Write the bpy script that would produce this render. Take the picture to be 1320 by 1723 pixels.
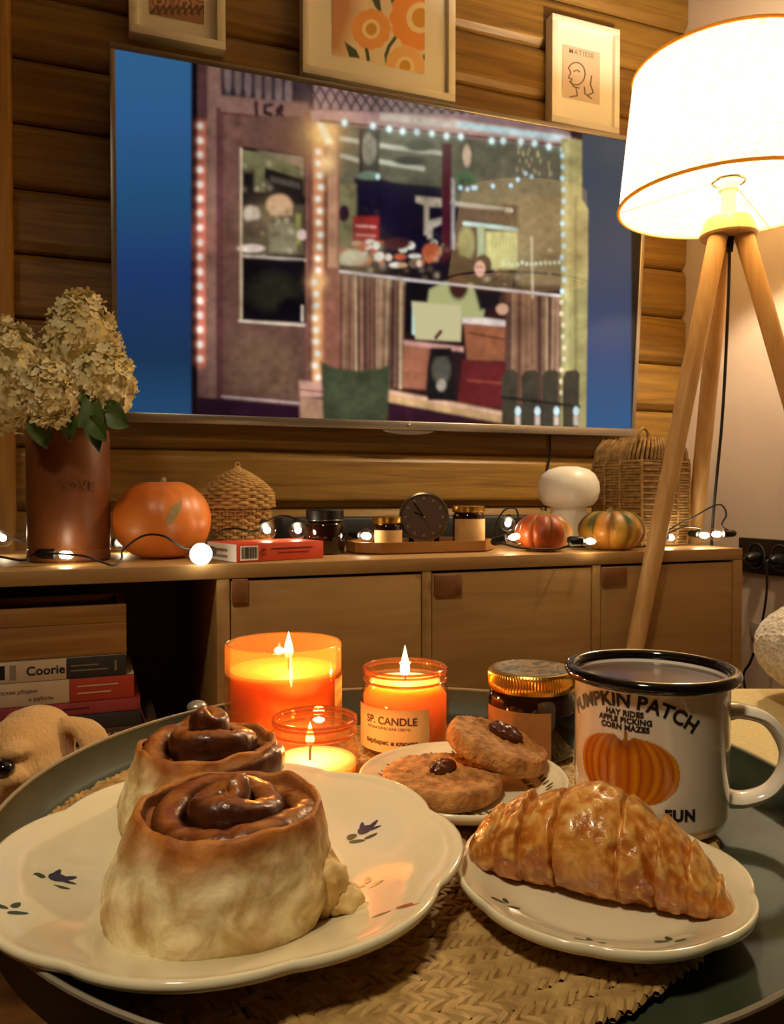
import bpy, bmesh, math, random
import numpy as np
from mathutils import Vector, Matrix, noise as mnoise
random.seed(7); RNG = np.random.default_rng(7)
PI = math.pi
for o in list(bpy.data.objects): bpy.data.objects.remove(o)
SC = bpy.context.scene; COL = SC.collection

# ------------------------------------------------------------------ camera
F, CX, CY, YH, CZ = 1320.0, 660.0, 861.5, 832.0, 0.70
A = math.radians(20.8); PITCH = math.atan((CY - YH) / F)
CAM = np.array([0, 0, CZ])
FWD = np.array([math.sin(A)*math.cos(PITCH), math.cos(A)*math.cos(PITCH), -math.sin(PITCH)])
RIGHT = np.array([math.cos(A), -math.sin(A), 0.0]); UP = np.cross(RIGHT, FWD)
cd = bpy.data.cameras.new('camera'); cam = bpy.data.objects.new('camera', cd); COL.objects.link(cam)
cd.sensor_fit = 'VERTICAL'; cd.sensor_height = 36.0; cd.sensor_width = 36.0*1320/1723
cd.lens = 36.0*F/1723; cd.clip_start = 0.02
cam.matrix_world = Matrix(((RIGHT[0], UP[0], -FWD[0], 0), (RIGHT[1], UP[1], -FWD[1], 0), (RIGHT[2], UP[2], -FWD[2], CZ), (0, 0, 0, 1)))
SC.camera = cam
# ------------------------------------------------------------------ exposure, world, added light
vs = SC.view_settings
vs.view_transform = 'Standard'; vs.look = 'None'; vs.exposure = 0.0; vs.gamma = 1.0; vs.use_curve_mapping = False
w = bpy.data.worlds.new('world'); SC.world = w; w.use_nodes = True
w.node_tree.nodes['Background'].inputs[0].default_value = (1.0, .72, .42, 1)
w.node_tree.nodes['Background'].inputs[1].default_value = 0.02
LAMP_POWER = 26.0; CANDLE = 0.34; LED = 0.05; SCREEN = 0.82; ADDED_LIGHT = 4.3
WARM = (1.0, .79, .54)
al = bpy.data.lights.new('added_light', 'AREA'); al.shape = 'DISK'; al.size = 0.24; al.spread = math.radians(85); al.energy = ADDED_LIGHT; al.color = (1.0, .82, .57)  # unseen lamp added to light the tray, spread narrowed to spare the wall
alo = bpy.data.objects.new('added_light', al); COL.objects.link(alo)
alo.location = (-0.50, -0.25, 2.22)
alo.rotation_euler = (Vector((0.1, 0.45, .55)) - alo.location).to_track_quat('-Z', 'Y').to_euler()

def ray(x, y): return FWD + RIGHT*(x-CX)/F - UP*(y-CY)/F
def at_z(x, y, z): r = ray(x, y); return CAM + r*(z-CZ)/r[2]
def at_y(x, y, Y): r = ray(x, y); return CAM + r*(Y/r[1])
def at_x(x, y, X): r = ray(x, y); return CAM + r*(X/r[0])
def W(r, d, z): return np.array([r*math.cos(A)+d*math.sin(A), -r*math.sin(A)+d*math.cos(A), z])
def PD(px, d, z): return W((px-CX)/F*d, d, z)          # pixel column + depth -> point at height z
def PZ(px, py, d): return W((px-CX)/F*d, d, CZ-(py-YH)*d/F)
def proj(p):
    q = np.asarray(p, float)-CAM; z = q@FWD
    return CX+F*(q@RIGHT)/z, CY-F*(q@UP)/z

# ------------------------------------------------------------------ materials
def lin(c):
    if isinstance(c, str): c = tuple(int(c[i:i+2], 16)/255 for i in (1, 3, 5))
    return tuple(x/12.92 if x <= .04045 else ((x+.055)/1.055)**2.4 for x in c)
def col4(c): c = lin(c) if isinstance(c, str) else c; return (c[0], c[1], c[2], 1)
MATS = {}
def newmat(name):
    m = bpy.data.materials.new(name); m.use_nodes = True; nt = m.node_tree; nt.nodes.clear()
    out = nt.nodes.new('ShaderNodeOutputMaterial'); MATS[name] = m
    def N(t, **kw):
        n = nt.nodes.new(t)
        for k, v in kw.items(): setattr(n, k, v)
        return n
    return m, N, nt.links.new, out
def M(name, c1, c2=None, rough=.5, metal=0, spec=.5, scale=20, stretch=(1, 1, 1), bump=0, bscale=60, bstretch=None, bdist=.002, detail=5,
      ramp=(.35, .65), rand=False, sss=0, sssr=(.01, .005, .002), coat=0, attr=False, distort=0, voro=False, sheen=0, trans=0):
    m, N, L, out = newmat(name)
    b = N('ShaderNodeBsdfPrincipled'); L(b.outputs[0], out.inputs[0])
    b.inputs['Roughness'].default_value = rough; b.inputs['Metallic'].default_value = metal
    b.inputs['Specular IOR Level'].default_value = spec
    if coat: b.inputs['Coat Weight'].default_value = coat; b.inputs['Coat Roughness'].default_value = .06
    if sheen: b.inputs['Sheen Weight'].default_value = sheen; b.inputs['Sheen Roughness'].default_value = .5
    if sss:
        b.inputs['Subsurface Weight'].default_value = sss; b.inputs['Subsurface Radius'].default_value = sssr; b.inputs['Subsurface Scale'].default_value = 1
    b.inputs['Base Color'].default_value = col4(c1)
    tc = N('ShaderNodeTexCoord'); vec = tc.outputs['Object']
    if rand:
        oi = N('ShaderNodeObjectInfo'); ml = N('ShaderNodeVectorMath', operation='SCALE'); ml.inputs[0].default_value = (13.1, 7.7, 17.3); L(oi.outputs['Random'], ml.inputs['Scale'])
        ad = N('ShaderNodeVectorMath', operation='ADD'); L(vec, ad.inputs[0]); L(ml.outputs[0], ad.inputs[1]); vec = ad.outputs[0]
    src = None
    if attr:
        at = N('ShaderNodeAttribute', attribute_name='Col'); src = at.outputs['Color']; L(src, b.inputs['Base Color'])
    if c2 is not None:
        mp = N('ShaderNodeMapping'); mp.inputs['Scale'].default_value = stretch; L(vec, mp.inputs[0])
        n = N('ShaderNodeTexNoise'); n.inputs['Scale'].default_value = scale; n.inputs['Detail'].default_value = detail; n.inputs['Distortion'].default_value = distort
        L(mp.outputs[0], n.inputs['Vector'])
        r = N('ShaderNodeValToRGB'); L(n.outputs['Fac'], r.inputs[0])
        r.color_ramp.elements[0].position = ramp[0]; r.color_ramp.elements[1].position = ramp[1]
        r.color_ramp.elements[0].color = col4(c1); r.color_ramp.elements[1].color = col4(c2)
        if attr:
            mx = N('ShaderNodeMix', data_type='RGBA', blend_type='MULTIPLY'); mx.inputs[0].default_value = 1
            L(src, mx.inputs[6]); L(r.outputs[0], mx.inputs[7]); L(mx.outputs[2], b.inputs['Base Color'])
        else: L(r.outputs[0], b.inputs['Base Color'])
    if bump:
        mp2 = N('ShaderNodeMapping'); mp2.inputs['Scale'].default_value = bstretch or stretch; L(vec, mp2.inputs[0])
        if voro:
            n2 = N('ShaderNodeTexVoronoi'); n2.inputs['Scale'].default_value = bscale; h = n2.outputs['Distance']
        else:
            n2 = N('ShaderNodeTexNoise'); n2.inputs['Scale'].default_value = bscale; n2.inputs['Detail'].default_value = 4; h = n2.outputs['Fac']
        L(mp2.outputs[0], n2.inputs['Vector'])
        bp = N('ShaderNodeBump'); bp.inputs['Strength'].default_value = bump; bp.inputs['Distance'].default_value = bdist
        L(h, bp.inputs['Height']); L(bp.outputs[0], b.inputs['Normal'])
    return m
def M_glass(name, tint, haze=0, hc=(1, .6, .22), rough=.03):
    m, N, L, out = newmat(name)
    t = N('ShaderNodeBsdfTransparent'); t.inputs[0].default_value = col4(tint)
    g = N('ShaderNodeBsdfGlossy'); g.inputs['Roughness'].default_value = rough; g.inputs[0].default_value = (1, 1, 1, 1)
    lw = N('ShaderNodeLayerWeight'); lw.inputs[0].default_value = .5; pw = N('ShaderNodeMath', operation='POWER'); L(lw.outputs['Facing'], pw.inputs[0]); pw.inputs[1].default_value = 4.0
    fr = N('ShaderNodeMath', operation='MULTIPLY_ADD'); L(pw.outputs[0], fr.inputs[0]); fr.inputs[1].default_value = .55; fr.inputs[2].default_value = .04
    mx = N('ShaderNodeMixShader'); L(fr.outputs[0], mx.inputs[0]); body = t.outputs[0]
    if haze:
        tl_ = N('ShaderNodeBsdfTranslucent'); tl_.inputs[0].default_value = col4(hc); df = N('ShaderNodeBsdfDiffuse'); df.inputs[0].default_value = col4(hc); m1 = N('ShaderNodeMixShader'); m1.inputs[0].default_value = .35; L(tl_.outputs[0], m1.inputs[1]); L(df.outputs[0], m1.inputs[2])
        m2 = N('ShaderNodeMixShader'); m2.inputs[0].default_value = haze; L(t.outputs[0], m2.inputs[1]); L(m1.outputs[0], m2.inputs[2]); body = m2.outputs[0]
    L(body, mx.inputs[1]); L(g.outputs[0], mx.inputs[2]); L(mx.outputs[0], out.inputs[0])
    return m
def M_emit(name, c, s, clear=False):
    m, N, L, out = newmat(name)
    e = N('ShaderNodeEmission'); e.inputs[0].default_value = col4(c); e.inputs[1].default_value = s
    if clear:
        t = N('ShaderNodeBsdfTransparent'); a = N('ShaderNodeAddShader'); L(e.outputs[0], a.inputs[0]); L(t.outputs[0], a.inputs[1]); L(a.outputs[0], out.inputs[0])
    else: L(e.outputs[0], out.inputs[0])
    return m
def M_translucent(name, c, tw=.5, c2=None, scale=100, stretch=(1, 1, 1)):
    m, N, L, out = newmat(name)
    d = N('ShaderNodeBsdfDiffuse'); t = N('ShaderNodeBsdfTranslucent'); mx = N('ShaderNodeMixShader'); mx.inputs[0].default_value = tw
    d.inputs[0].default_value = col4(c); t.inputs[0].default_value = col4(c)
    if c2:
        tc = N('ShaderNodeTexCoord'); mp = N('ShaderNodeMapping'); mp.inputs['Scale'].default_value = stretch; n = N('ShaderNodeTexNoise'); n.inputs['Scale'].default_value = scale; n.inputs['Detail'].default_value = 6
        r = N('ShaderNodeValToRGB'); r.color_ramp.elements[0].color = col4(c2); r.color_ramp.elements[1].color = col4(c); r.color_ramp.elements[0].position = .38; r.color_ramp.elements[1].position = .55
        L(tc.outputs['Object'], mp.inputs[0]); L(mp.outputs[0], n.inputs['Vector']); L(n.outputs['Fac'], r.inputs[0]); L(r.outputs[0], d.inputs[0]); L(r.outputs[0], t.inputs[0])
    L(d.outputs[0], mx.inputs[1]); L(t.outputs[0], mx.inputs[2]); L(mx.outputs[0], out.inputs[0])
    return m

M('plank', '#6a4a1a', '#94702e', rough=.42, scale=3.2, stretch=(.8, 9, 14), rand=True, bump=.25, bscale=18, bstretch=(1, 8, 14), distort=1.2, ramp=(.3, .72), detail=7)
M('timber', '#8a6226', '#ae823c', rough=.5, scale=4, stretch=(9, 9, .7), distort=.8, ramp=(.3, .7), bump=.15, bscale=20)
M('plaster', '#b3a08e', '#bba998', rough=.85, scale=3, bump=.12, bscale=25)
M('ceiling', '#d8cdb8', rough=.9)
M('floor', '#5a3a1c', '#7a5228', rough=.5, scale=3, stretch=(1, 10, 1), distort=.5)
M('oak', '#9a7440', '#b28a52', rough=.5, scale=3.0, stretch=(1.2, 8, 12), rand=True, distort=1.0, ramp=(.25, .75), detail=7, bump=.06, bscale=40)
M('oak_dark', '#4a3518', rough=.7)
M('leather', '#7a4a22', '#8c5a2c', rough=.6, scale=40, bump=.1, bscale=200)
M('tv_metal', '#a49a8a', rough=.32, metal=.85)
M('black', '#0c0b0b', rough=.35)
M('black_matte', '#121010', rough=.7)
M('dark_grey', '#2a2a28', rough=.55)
M('white_frame', '#ece4d2', rough=.4)
M('mat_board', '#efe8d6', rough=.8)
M('print', '#ffffff', rough=.6, attr=True)
M('lamp_wood', '#c99a58', '#d8ae70', rough=.45, scale=6, stretch=(12, 12, .8), rand=True, distort=.5)
M_translucent('shade', '#f0dcae', .5, '#b99a5e', 90, (1, 1, 6))
M_translucent('trim_gold', '#d8b468', .45)
M_emit('bulb_on', (1.0, .84, .6), 40.0, True)
M('chrome', '#c8c4bc', rough=.2, metal=1)
M('porcelain_white', '#ece6d6', rough=.35, sss=0)
M('terracotta', '#6c3a18', '#76421e', rough=.42, scale=30, bump=.05, bscale=120)
M('petal', '#fff4cc', '#efdf9c', rough=.7, scale=40, rand=True, ramp=(.3, .7))
M('leaf', '#3d5a24', '#5a7234', rough=.5, scale=30)
M('stem', '#5a6a30', rough=.6)
M('pumpkin', '#c8661c', '#d88436', rough=.4, scale=9, distort=.8, bump=.12, bscale=60)
M('pumpkin_attr', '#d8cfc0', '#ffffff', rough=.45, attr=True, scale=25, bump=.15, bscale=90)
M('pumpkin_stem', '#a08a50', '#7a6838', rough=.8, scale=60)
M('scar', '#a08a58', '#8a7a50', rough=.9, scale=90)
M('wicker', '#c09a5a', '#a67e42', rough=.6, scale=60, rand=True, bump=.2, bscale=200)
M('wicker_pale', '#b8945a', '#8e6c3a', rough=.7, scale=90, bump=.3, bscale=250)
M('red_card', '#c8401e', '#d04a26', rough=.5, scale=30)
M('white_card', '#e6dcca', rough=.6)
M('ink', '#181010', rough=.6)
M('ink_brown', '#4a1a10', rough=.6)
M('ink_grey', '#8a7a66', rough=.7)
M('gold', '#d2a448', rough=.28, metal=1, bump=.05, bscale=200)
M('dark_glass', '#1c0a05', rough=.06, coat=.5)
M('wood_tray', '#8c5c26', '#a87436', rough=.45, scale=5, stretch=(1, 8, 8), distort=.8)
M('clock_face', '#5a463c', rough=.4)
M('clock_case', '#8a7c62', rough=.28, metal=.9)
M('mark', '#9a8878', rough=.6)
M('clear_wire', '#14100e', rough=.5)
M_glass('clear_glass', (.97, .95, .9))
M_glass('amber', (.90, .66, .42), .02)
M_glass('amber_thin', (.90, .66, .44), .02)
M_glass('amber_frost', (.93, .70, .44), .22, (.90, .46, .14))
M_glass('amber_ring', (.62, .34, .20), .25, (.45, .2, .1))
M('wax', '#f8d29a', rough=.5, sss=1.0, sssr=(.024, .017, .011))
M('wax_orange', '#f0ae62', rough=.5, sss=1.0, sssr=(.026, .017, .010))
M_emit('flame', (1.0, .62, .20), 9.0, True)
M_emit('led', (1.0, .86, .62), 60.0)
M_emit("frost_on", (1.0, .90, .72), 9.0)
M('wick', '#241408', rough=.9)
M('label_paper', '#d8b070', '#cfa462', rough=.75, scale=40)
M('tray_green', '#343c2a', '#3c4432', rough=.5, scale=40, spec=.25)
M('tray_edge', '#b8b09a', rough=.3, metal=.6)
M('tube_metal', '#3e4432', rough=.45, metal=.2)
M('seagrass', '#c2a062', '#8e6c36', rough=.7, scale=120, ramp=(.3, .75), bump=.4, bscale=500, bdist=.0006)
M('seagrass_base', '#5c4420', rough=.9)
M('glaze', '#e6dcb8', rough=.1, coat=.6, spec=.5)
M('ink_green', '#3e4a30', rough=.3)
M('ink_blue', '#2c3048', rough=.3)
M('ink_rust', '#8a3a22', rough=.3)
M('ink_olive', '#55462c', rough=.35)
M('enamel', '#efe4d0', rough=.12, coat=.6)
M('enamel_black', '#0a0808', rough=.1, coat=.6)
M('coffee', '#4a2c1c', rough=.22, spec=.5)
M('dough', '#ffffff', '#cfba94', rough=.6, attr=True, scale=70, ramp=(.38, .62), distort=.6, sss=.2, sssr=(.006, .003, .0015), bump=.6, bscale=140, bdist=.0018)
M('cinnamon', '#6e3a14', '#b06a2a', rough=.36, scale=60, distort=.8, coat=.22, bump=.5, bscale=160, bdist=.0012, ramp=(.3, .7))
M('cinnamon_dark', '#58290d', '#96551f', rough=.34, scale=60, distort=.8, coat=.25, bump=.5, bscale=160, bdist=.0012, ramp=(.3, .7))
M('cinnamon_swirl', '#ffffff', '#b89070', rough=.36, attr=True, scale=90, distort=.8, coat=.25, ramp=(.35, .65), bump=.6, bscale=200, bdist=.0012)
M('crust', '#ffffff', '#f2dcb4', rough=.28, attr=True, scale=120, ramp=(.3, .7), coat=.3, bump=.8, bscale=230, bdist=.0014)
M('cookie', '#c08a48', '#8e5822', rough=.8, scale=110, detail=8, ramp=(.38, .66), bump=1.0, bscale=320, bdist=.0024)
M('pecan', '#5a2410', '#3a1408', rough=.3, scale=60, coat=.3, bump=.4, bscale=250)
M('fur', '#c08c48', '#e2b878', rough=.8, scale=9, sheen=.3, bump=.8, bscale=120, bstretch=(2, 2, .5), bdist=.003, ramp=(.3, .7))
M('dog_eye', '#0c0604', rough=.05, coat=1)
M('boucle', '#efe4cc', '#dccdae', rough=.95, scale=80, bump=.8, bscale=190, bdist=.004, voro=True, sheen=.3)
M('cream_fabric', '#e0cc94', '#d6c084', rough=.9, scale=200, bump=.2, bscale=400)
M('book_white', '#c9b596', '#bfa888', rough=.6, scale=20)
M('book_dark', '#2c2a26', rough=.6)
M('book_red', '#a8381c', rough=.55)
M('book_pink', '#9a3a3e', '#8a3034', rough=.55, scale=30)
M('book_brown', '#4a3420', rough=.6)
M('book_grey', '#8a7660', rough=.65)
M('book_rose', '#9c6a54', rough=.65)
M('pages', '#cdbb96', rough=.85)
M('crate', '#a8783a', '#8a5c24', rough=.6, scale=4, stretch=(1, 7, 12), distort=1.2, rand=True)
M('outlet', '#16130f', rough=.3)
M('socket_ring', '#3a342c', rough=.35)
M('plug_clear', '#8a8070', rough=.3)

# screen: emission picture under glossy glass
m, N, L, out = newmat('screen')
b = N('ShaderNodeBsdfPrincipled'); at = N('ShaderNodeAttribute', attribute_name='Col')
b.inputs['Base Color'].default_value = (.004, .004, .004, 1); b.inputs['Roughness'].default_value = .05; b.inputs['Specular IOR Level'].default_value = .22
L(at.outputs['Color'], b.inputs['Emission Color']); b.inputs['Emission Strength'].default_value = SCREEN; L(b.outputs[0], out.inputs[0])

# ------------------------------------------------------------------ mesh helpers
class G:
    def __init__(s): s.V = []; s.F = []
    def add(s, V, Fs):
        k = len(s.V); s.V += [tuple(v) for v in V]; s.F += [tuple(i+k for i in f) for f in Fs]; return s
    def box(s, x0, x1, y0, y1, z0, z1, b=0, seg=2):
        bm = bmesh.new(); bmesh.ops.create_cube(bm, size=1)
        for v in bm.verts: v.co = Vector(((x0+x1)/2+v.co.x*(x1-x0), (y0+y1)/2+v.co.y*(y1-y0), (z0+z1)/2+v.co.z*(z1-z0)))
        if b: bmesh.ops.bevel(bm, geom=bm.edges[:], offset=b, segments=seg, affect='EDGES', profile=.5)
        bm.verts.index_update(); s.add([v.co[:] for v in bm.verts], [[v.index for v in f.verts] for f in bm.faces]); bm.free(); return s
    def lathe(s, prof, n=48, f=None, c=(0, 0, 0)):
        V = []; rows = []
        for r, z in prof:
            if r < 1e-6 and f is None: rows.append([len(V)]); V.append((c[0], c[1], c[2]+z)); continue
            row = []
            for i in range(n):
                a = 2*PI*i/n; rr, zz = f(r, a, z) if f else (r, z)
                row.append(len(V)); V.append((c[0]+rr*math.cos(a), c[1]+rr*math.sin(a), c[2]+zz))
            rows.append(row)
        Fs = []
        for a, b in zip(rows, rows[1:]):
            if len(a) == 1 and len(b) == 1: continue
            for i in range(n):
                j = (i+1) % n
                if len(a) == 1: Fs.append((a[0], b[j], b[i]))
                elif len(b) == 1: Fs.append((a[i], a[j], b[0]))
                else: Fs.append((a[i], a[j], b[j], b[i]))
        return s.add(V, Fs)
    def tube(s, path, r, n=8, closed=False, caps=True, flat=None):
        P = [Vector(p) for p in path]; m = len(P); V = []; Fs = []
        T = []
        for i in range(m):
            a = P[(i-1) % m] if (closed or i > 0) else P[i]; b = P[(i+1) % m] if (closed or i < m-1) else P[i]
            T.append((b-a).normalized())
        up = Vector((0, 0, 1)) if abs(T[0].z) < .9 else Vector((1, 0, 0))
        nn = (up - T[0]*up.dot(T[0])).normalized()
        for i in range(m):
            nn = (nn - T[i]*nn.dot(T[i])).normalized(); bb = T[i].cross(nn)
            rr = r[i] if hasattr(r, '__len__') else r
            for k in range(n):
                a = 2*PI*k/n; V.append(tuple(P[i] + nn*rr*math.cos(a)*(flat or 1) + bb*rr*math.sin(a)))
        for i in range(m if closed else m-1):
            j = (i+1) % m
            for k in range(n):
                l = (k+1) % n; Fs.append((i*n+k, i*n+l, j*n+l, j*n+k))
        if caps and not closed:
            Fs.append(tuple(range(n))[::-1]); Fs.append(tuple((m-1)*n+k for k in range(n)))
        return s.add(V, Fs)
    def ell(s, c, r, nu=24, nv=14, rot=None, f=None):
        V = []; Fs = []
        for j in range(nv+1):
            th = PI*j/nv
            for i in range(nu):
                a = 2*PI*i/nu; p = Vector((math.sin(th)*math.cos(a), math.sin(th)*math.sin(a), math.cos(th)))
                k = f(p) if f else 1
                q = Vector((p.x*r[0]*k, p.y*r[1]*k, p.z*r[2]*k))
                if rot is not None: q = rot @ q
                V.append((q.x+c[0], q.y+c[1], q.z+c[2]))
        for j in range(nv):
            for i in range(nu):
                k = (i+1) % nu; Fs.append((j*nu+i, (j+1)*nu+i, (j+1)*nu+k, j*nu+k))
        return s.add(V, Fs)
    def grid(s, fn, nu, nv, wu=False):
        V = []; Fs = []
        for j in range(nv+1):
            for i in range(nu if wu else nu+1): V.append(tuple(fn(i/nu, j/nv)))
        k = nu if wu else nu+1
        for j in range(nv):
            for i in range(nu):
                i2 = (i+1) % k; Fs.append((j*k+i, j*k+i2, (j+1)*k+i2, (j+1)*k+i))
        return s.add(V, Fs)
    def xf(s, mat):
        s.V = [tuple(mat @ Vector(v)) for v in s.V]; return s
    def build(s, name, mat, parent=None, sharp=38, cols=None, loc=None, kind=None, label=None, smooth=True):
        me = bpy.data.meshes.new(name); me.from_pydata(s.V, [], s.F); me.validate()
        if cols is not None:
            ca = me.color_attributes.new('Col', 'FLOAT_COLOR', 'POINT')
            arr = np.ones((len(s.V), 4), np.float32); arr[:, :3] = cols; ca.data.foreach_set('color', arr.ravel())
        bm = bmesh.new(); bm.from_mesh(me); bmesh.ops.recalc_face_normals(bm, faces=bm.faces[:]); bm.to_mesh(me); bm.free()
        if smooth:
            me.polygons.foreach_set('use_smooth', [True]*len(me.polygons)); me.set_sharp_from_angle(angle=math.radians(sharp))
        me.materials.append(MATS[mat]); o = bpy.data.objects.new(name, me); COL.objects.link(o)
        if parent is not None: o.parent = parent
        if loc is not None: o.location = loc
        if kind: o['kind'] = kind
        if label: o['label'] = label
        return o
def thing(name, label, cat, loc=(0, 0, 0), rz=0, group=None):
    o = bpy.data.objects.new(name, None); COL.objects.link(o); o.empty_display_size = .02
    o.location = tuple(float(v) for v in loc); o.rotation_euler = (0, 0, rz); tag(o, label, cat, group); return o
def tag(o, label, cat, group=None):
    o['label'] = label; o['category'] = cat
    if group: o['group'] = group
    return o
def struct(o): o['kind'] = 'structure'; return o
def plight(name, loc, energy, color, radius, parent=None):
    l = bpy.data.lights.new(name, 'POINT'); l.energy = energy; l.color = color; l.shadow_soft_size = radius
    o = bpy.data.objects.new(name, l); COL.objects.link(o); o.location = tuple(float(v) for v in loc)
    if parent is not None: o.parent = parent
    return o
def crom(pts, k=8):
    P = [np.array(p, float) for p in pts]; P = [2*P[0]-P[1]]+P+[2*P[-1]-P[-2]]; out = []
    for i in range(1, len(P)-2):
        for j in range(k):
            t = j/k; a, b, c, d = P[i-1], P[i], P[i+1], P[i+2]
            out.append(.5*((2*b)+(c-a)*t+(2*a-5*b+4*c-d)*t*t+(3*b-a-3*c+d)*t**3))
    out.append(P[-2]); return [tuple(p) for p in out]
def nz(x, y, z, s=1.0): return mnoise.noise(Vector((x*s, y*s, z*s)))
def text_geo(body, size=1.0, bold=0.0, align='CENTER', space=1.0):
    cu = bpy.data.curves.new('t', 'FONT'); cu.body = body; cu.size = size; cu.align_x = align; cu.align_y = 'CENTER'; cu.offset = bold; cu.resolution_u = 3; cu.space_character = space
    ob = bpy.data.objects.new('t', cu); COL.objects.link(ob); dg = bpy.context.evaluated_depsgraph_get()
    me = bpy.data.meshes.new_from_object(ob.evaluated_get(dg))
    V = [v.co[:] for v in me.vertices]; Fs = [tuple(p.vertices) for p in me.polygons]
    bpy.data.objects.remove(ob); bpy.data.curves.remove(cu); bpy.data.meshes.remove(me)
    return V, Fs
def text_on(name, body, mp, size, mat, parent, bold=0.0, align='CENTER', space=1.0):
    V, Fs = text_geo(body, size, bold, align, space); g = G(); g.add([tuple(mp(v[0], v[1])) for v in V], Fs)
    return g.build(name, mat, parent, smooth=False)
def flat_map(o, ex, ey):
    o, ex, ey = np.array(o, float), np.array(ex, float), np.array(ey, float)
    return lambda x, y: o+ex*x+ey*y

# flat prints: a painter that gives colour by position in the photograph, put on a flat quad
class Paint:
    def __init__(s, P3):                                    # P3: (ny,nx,3) points on the surface
        s.X, s.Y = proj(P3); s.C = np.zeros(P3.shape)
    def mix(s, a, c):
        c = np.array(lin(c) if isinstance(c, str) else [lin((x/255,))[0] for x in c]); s.C = s.C*(1-a[..., None])+c*a[..., None]
    def poly(s, pts, c, soft=1.2, op=1.0):
        X, Y = s.X, s.Y; ins = np.zeros(X.shape, bool); dist = np.full(X.shape, 1e9); n = len(pts)
        for i in range(n):
            x0, y0 = pts[i]; x1, y1 = pts[(i+1) % n]
            if y0 != y1:
                cr = ((y0 > Y) != (y1 > Y)) & (X < (x1-x0)*(Y-y0)/(y1-y0)+x0); ins ^= cr
            L2 = (x1-x0)**2+(y1-y0)**2+1e-9; t = np.clip(((X-x0)*(x1-x0)+(Y-y0)*(y1-y0))/L2, 0, 1)
            dist = np.minimum(dist, np.hypot(X-x0-t*(x1-x0), Y-y0-t*(y1-y0)))
        a = np.clip(.5+np.where(ins, dist, -dist)/(2*soft), 0, 1); s.mix(a*op, c)
    def rect(s, x0, y0, x1, y1, c, soft=1.2, op=1.0): s.poly([(x0, y0), (x1, y0), (x1, y1), (x0, y1)], c, soft, op)
    def ell(s, cx, cy, rx, ry, c, soft=.15, op=1.0):
        d = np.hypot((s.X-cx)/rx, (s.Y-cy)/ry); s.mix(np.clip((1-d)/soft+.5, 0, 1)*op, c)
    def line(s, pts, wd, c, soft=1.0, op=1.0):
        d = np.full(s.X.shape, 1e9)
        for (x0, y0), (x1, y1) in zip(pts, pts[1:]):
            L2 = (x1-x0)**2+(y1-y0)**2+1e-9; t = np.clip(((s.X-x0)*(x1-x0)+(s.Y-y0)*(y1-y0))/L2, 0, 1)
            d = np.minimum(d, np.hypot(s.X-x0-t*(x1-x0), s.Y-y0-t*(y1-y0)))
        s.mix(np.clip((wd/2-d)/soft+.5, 0, 1)*op, c)
    def glow(s, cx, cy, r, c, op=1.0):
        d = np.hypot(s.X-cx, s.Y-cy)/r; s.mix(np.exp(-d*d*2)*op, c)
    def vgrad(s, x0, x1, stops):
        a = np.clip(np.minimum(s.X-x0, x1-s.X)+.5, 0, 1); ys = [t[0] for t in stops]
        for k in range(3):
            v = np.interp(s.Y, ys, [lin((t[1][k]/255,))[0] for t in stops]); s.C[..., k] = s.C[..., k]*(1-a)+v*a
    def noise(s, amt, sc, seed=0):
        r = np.random.default_rng(seed); n = r.normal(size=(40, 40)); xi = (s.X/sc) % 39; yi = (s.Y/sc) % 39
        x0 = xi.astype(int); y0 = yi.astype(int); fx = xi-x0; fy = yi-y0
        v = n[y0, x0]*(1-fx)*(1-fy)+n[y0, x0+1]*fx*(1-fy)+n[y0+1, x0]*(1-fx)*fy+n[y0+1, x0+1]*fx*fy
        s.C = np.clip(s.C*(1+amt*v[..., None]), 0, 1.5)
def quad_pts(o, ex, ey, nx, ny):
    u = np.linspace(0, 1, nx)[None, :, None]; v = np.linspace(0, 1, ny)[:, None, None]
    return np.array(o)+np.array(ex)*u+np.array(ey)*v
def print_mesh(name, P3, C, mat, parent):
    ny, nx, _ = P3.shape; idx = np.arange(nx*ny).reshape(ny, nx)
    q = np.stack([idx[:-1, :-1], idx[:-1, 1:], idx[1:, 1:], idx[1:, :-1]], -1).reshape(-1, 4)
    me = bpy.data.meshes.new(name); me.vertices.add(nx*ny); me.vertices.foreach_set('co', P3.astype(np.float32).ravel())
    me.loops.add(q.size); me.loops.foreach_set('vertex_index', q.astype(np.int32).ravel())
    me.polygons.add(len(q)); me.polygons.foreach_set('loop_start', np.arange(0, q.size, 4, dtype=np.int32)); me.update(calc_edges=True)
    ca = me.color_attributes.new('Col', 'FLOAT_COLOR', 'POINT'); arr = np.ones((nx*ny, 4), np.float32); arr[:, :3] = C.reshape(-1, 3); ca.data.foreach_set('color', arr.ravel())
    me.materials.append(MATS[mat]); o = bpy.data.objects.new(name, me); COL.objects.link(o)
    if parent is not None: o.parent = parent
    return o

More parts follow.
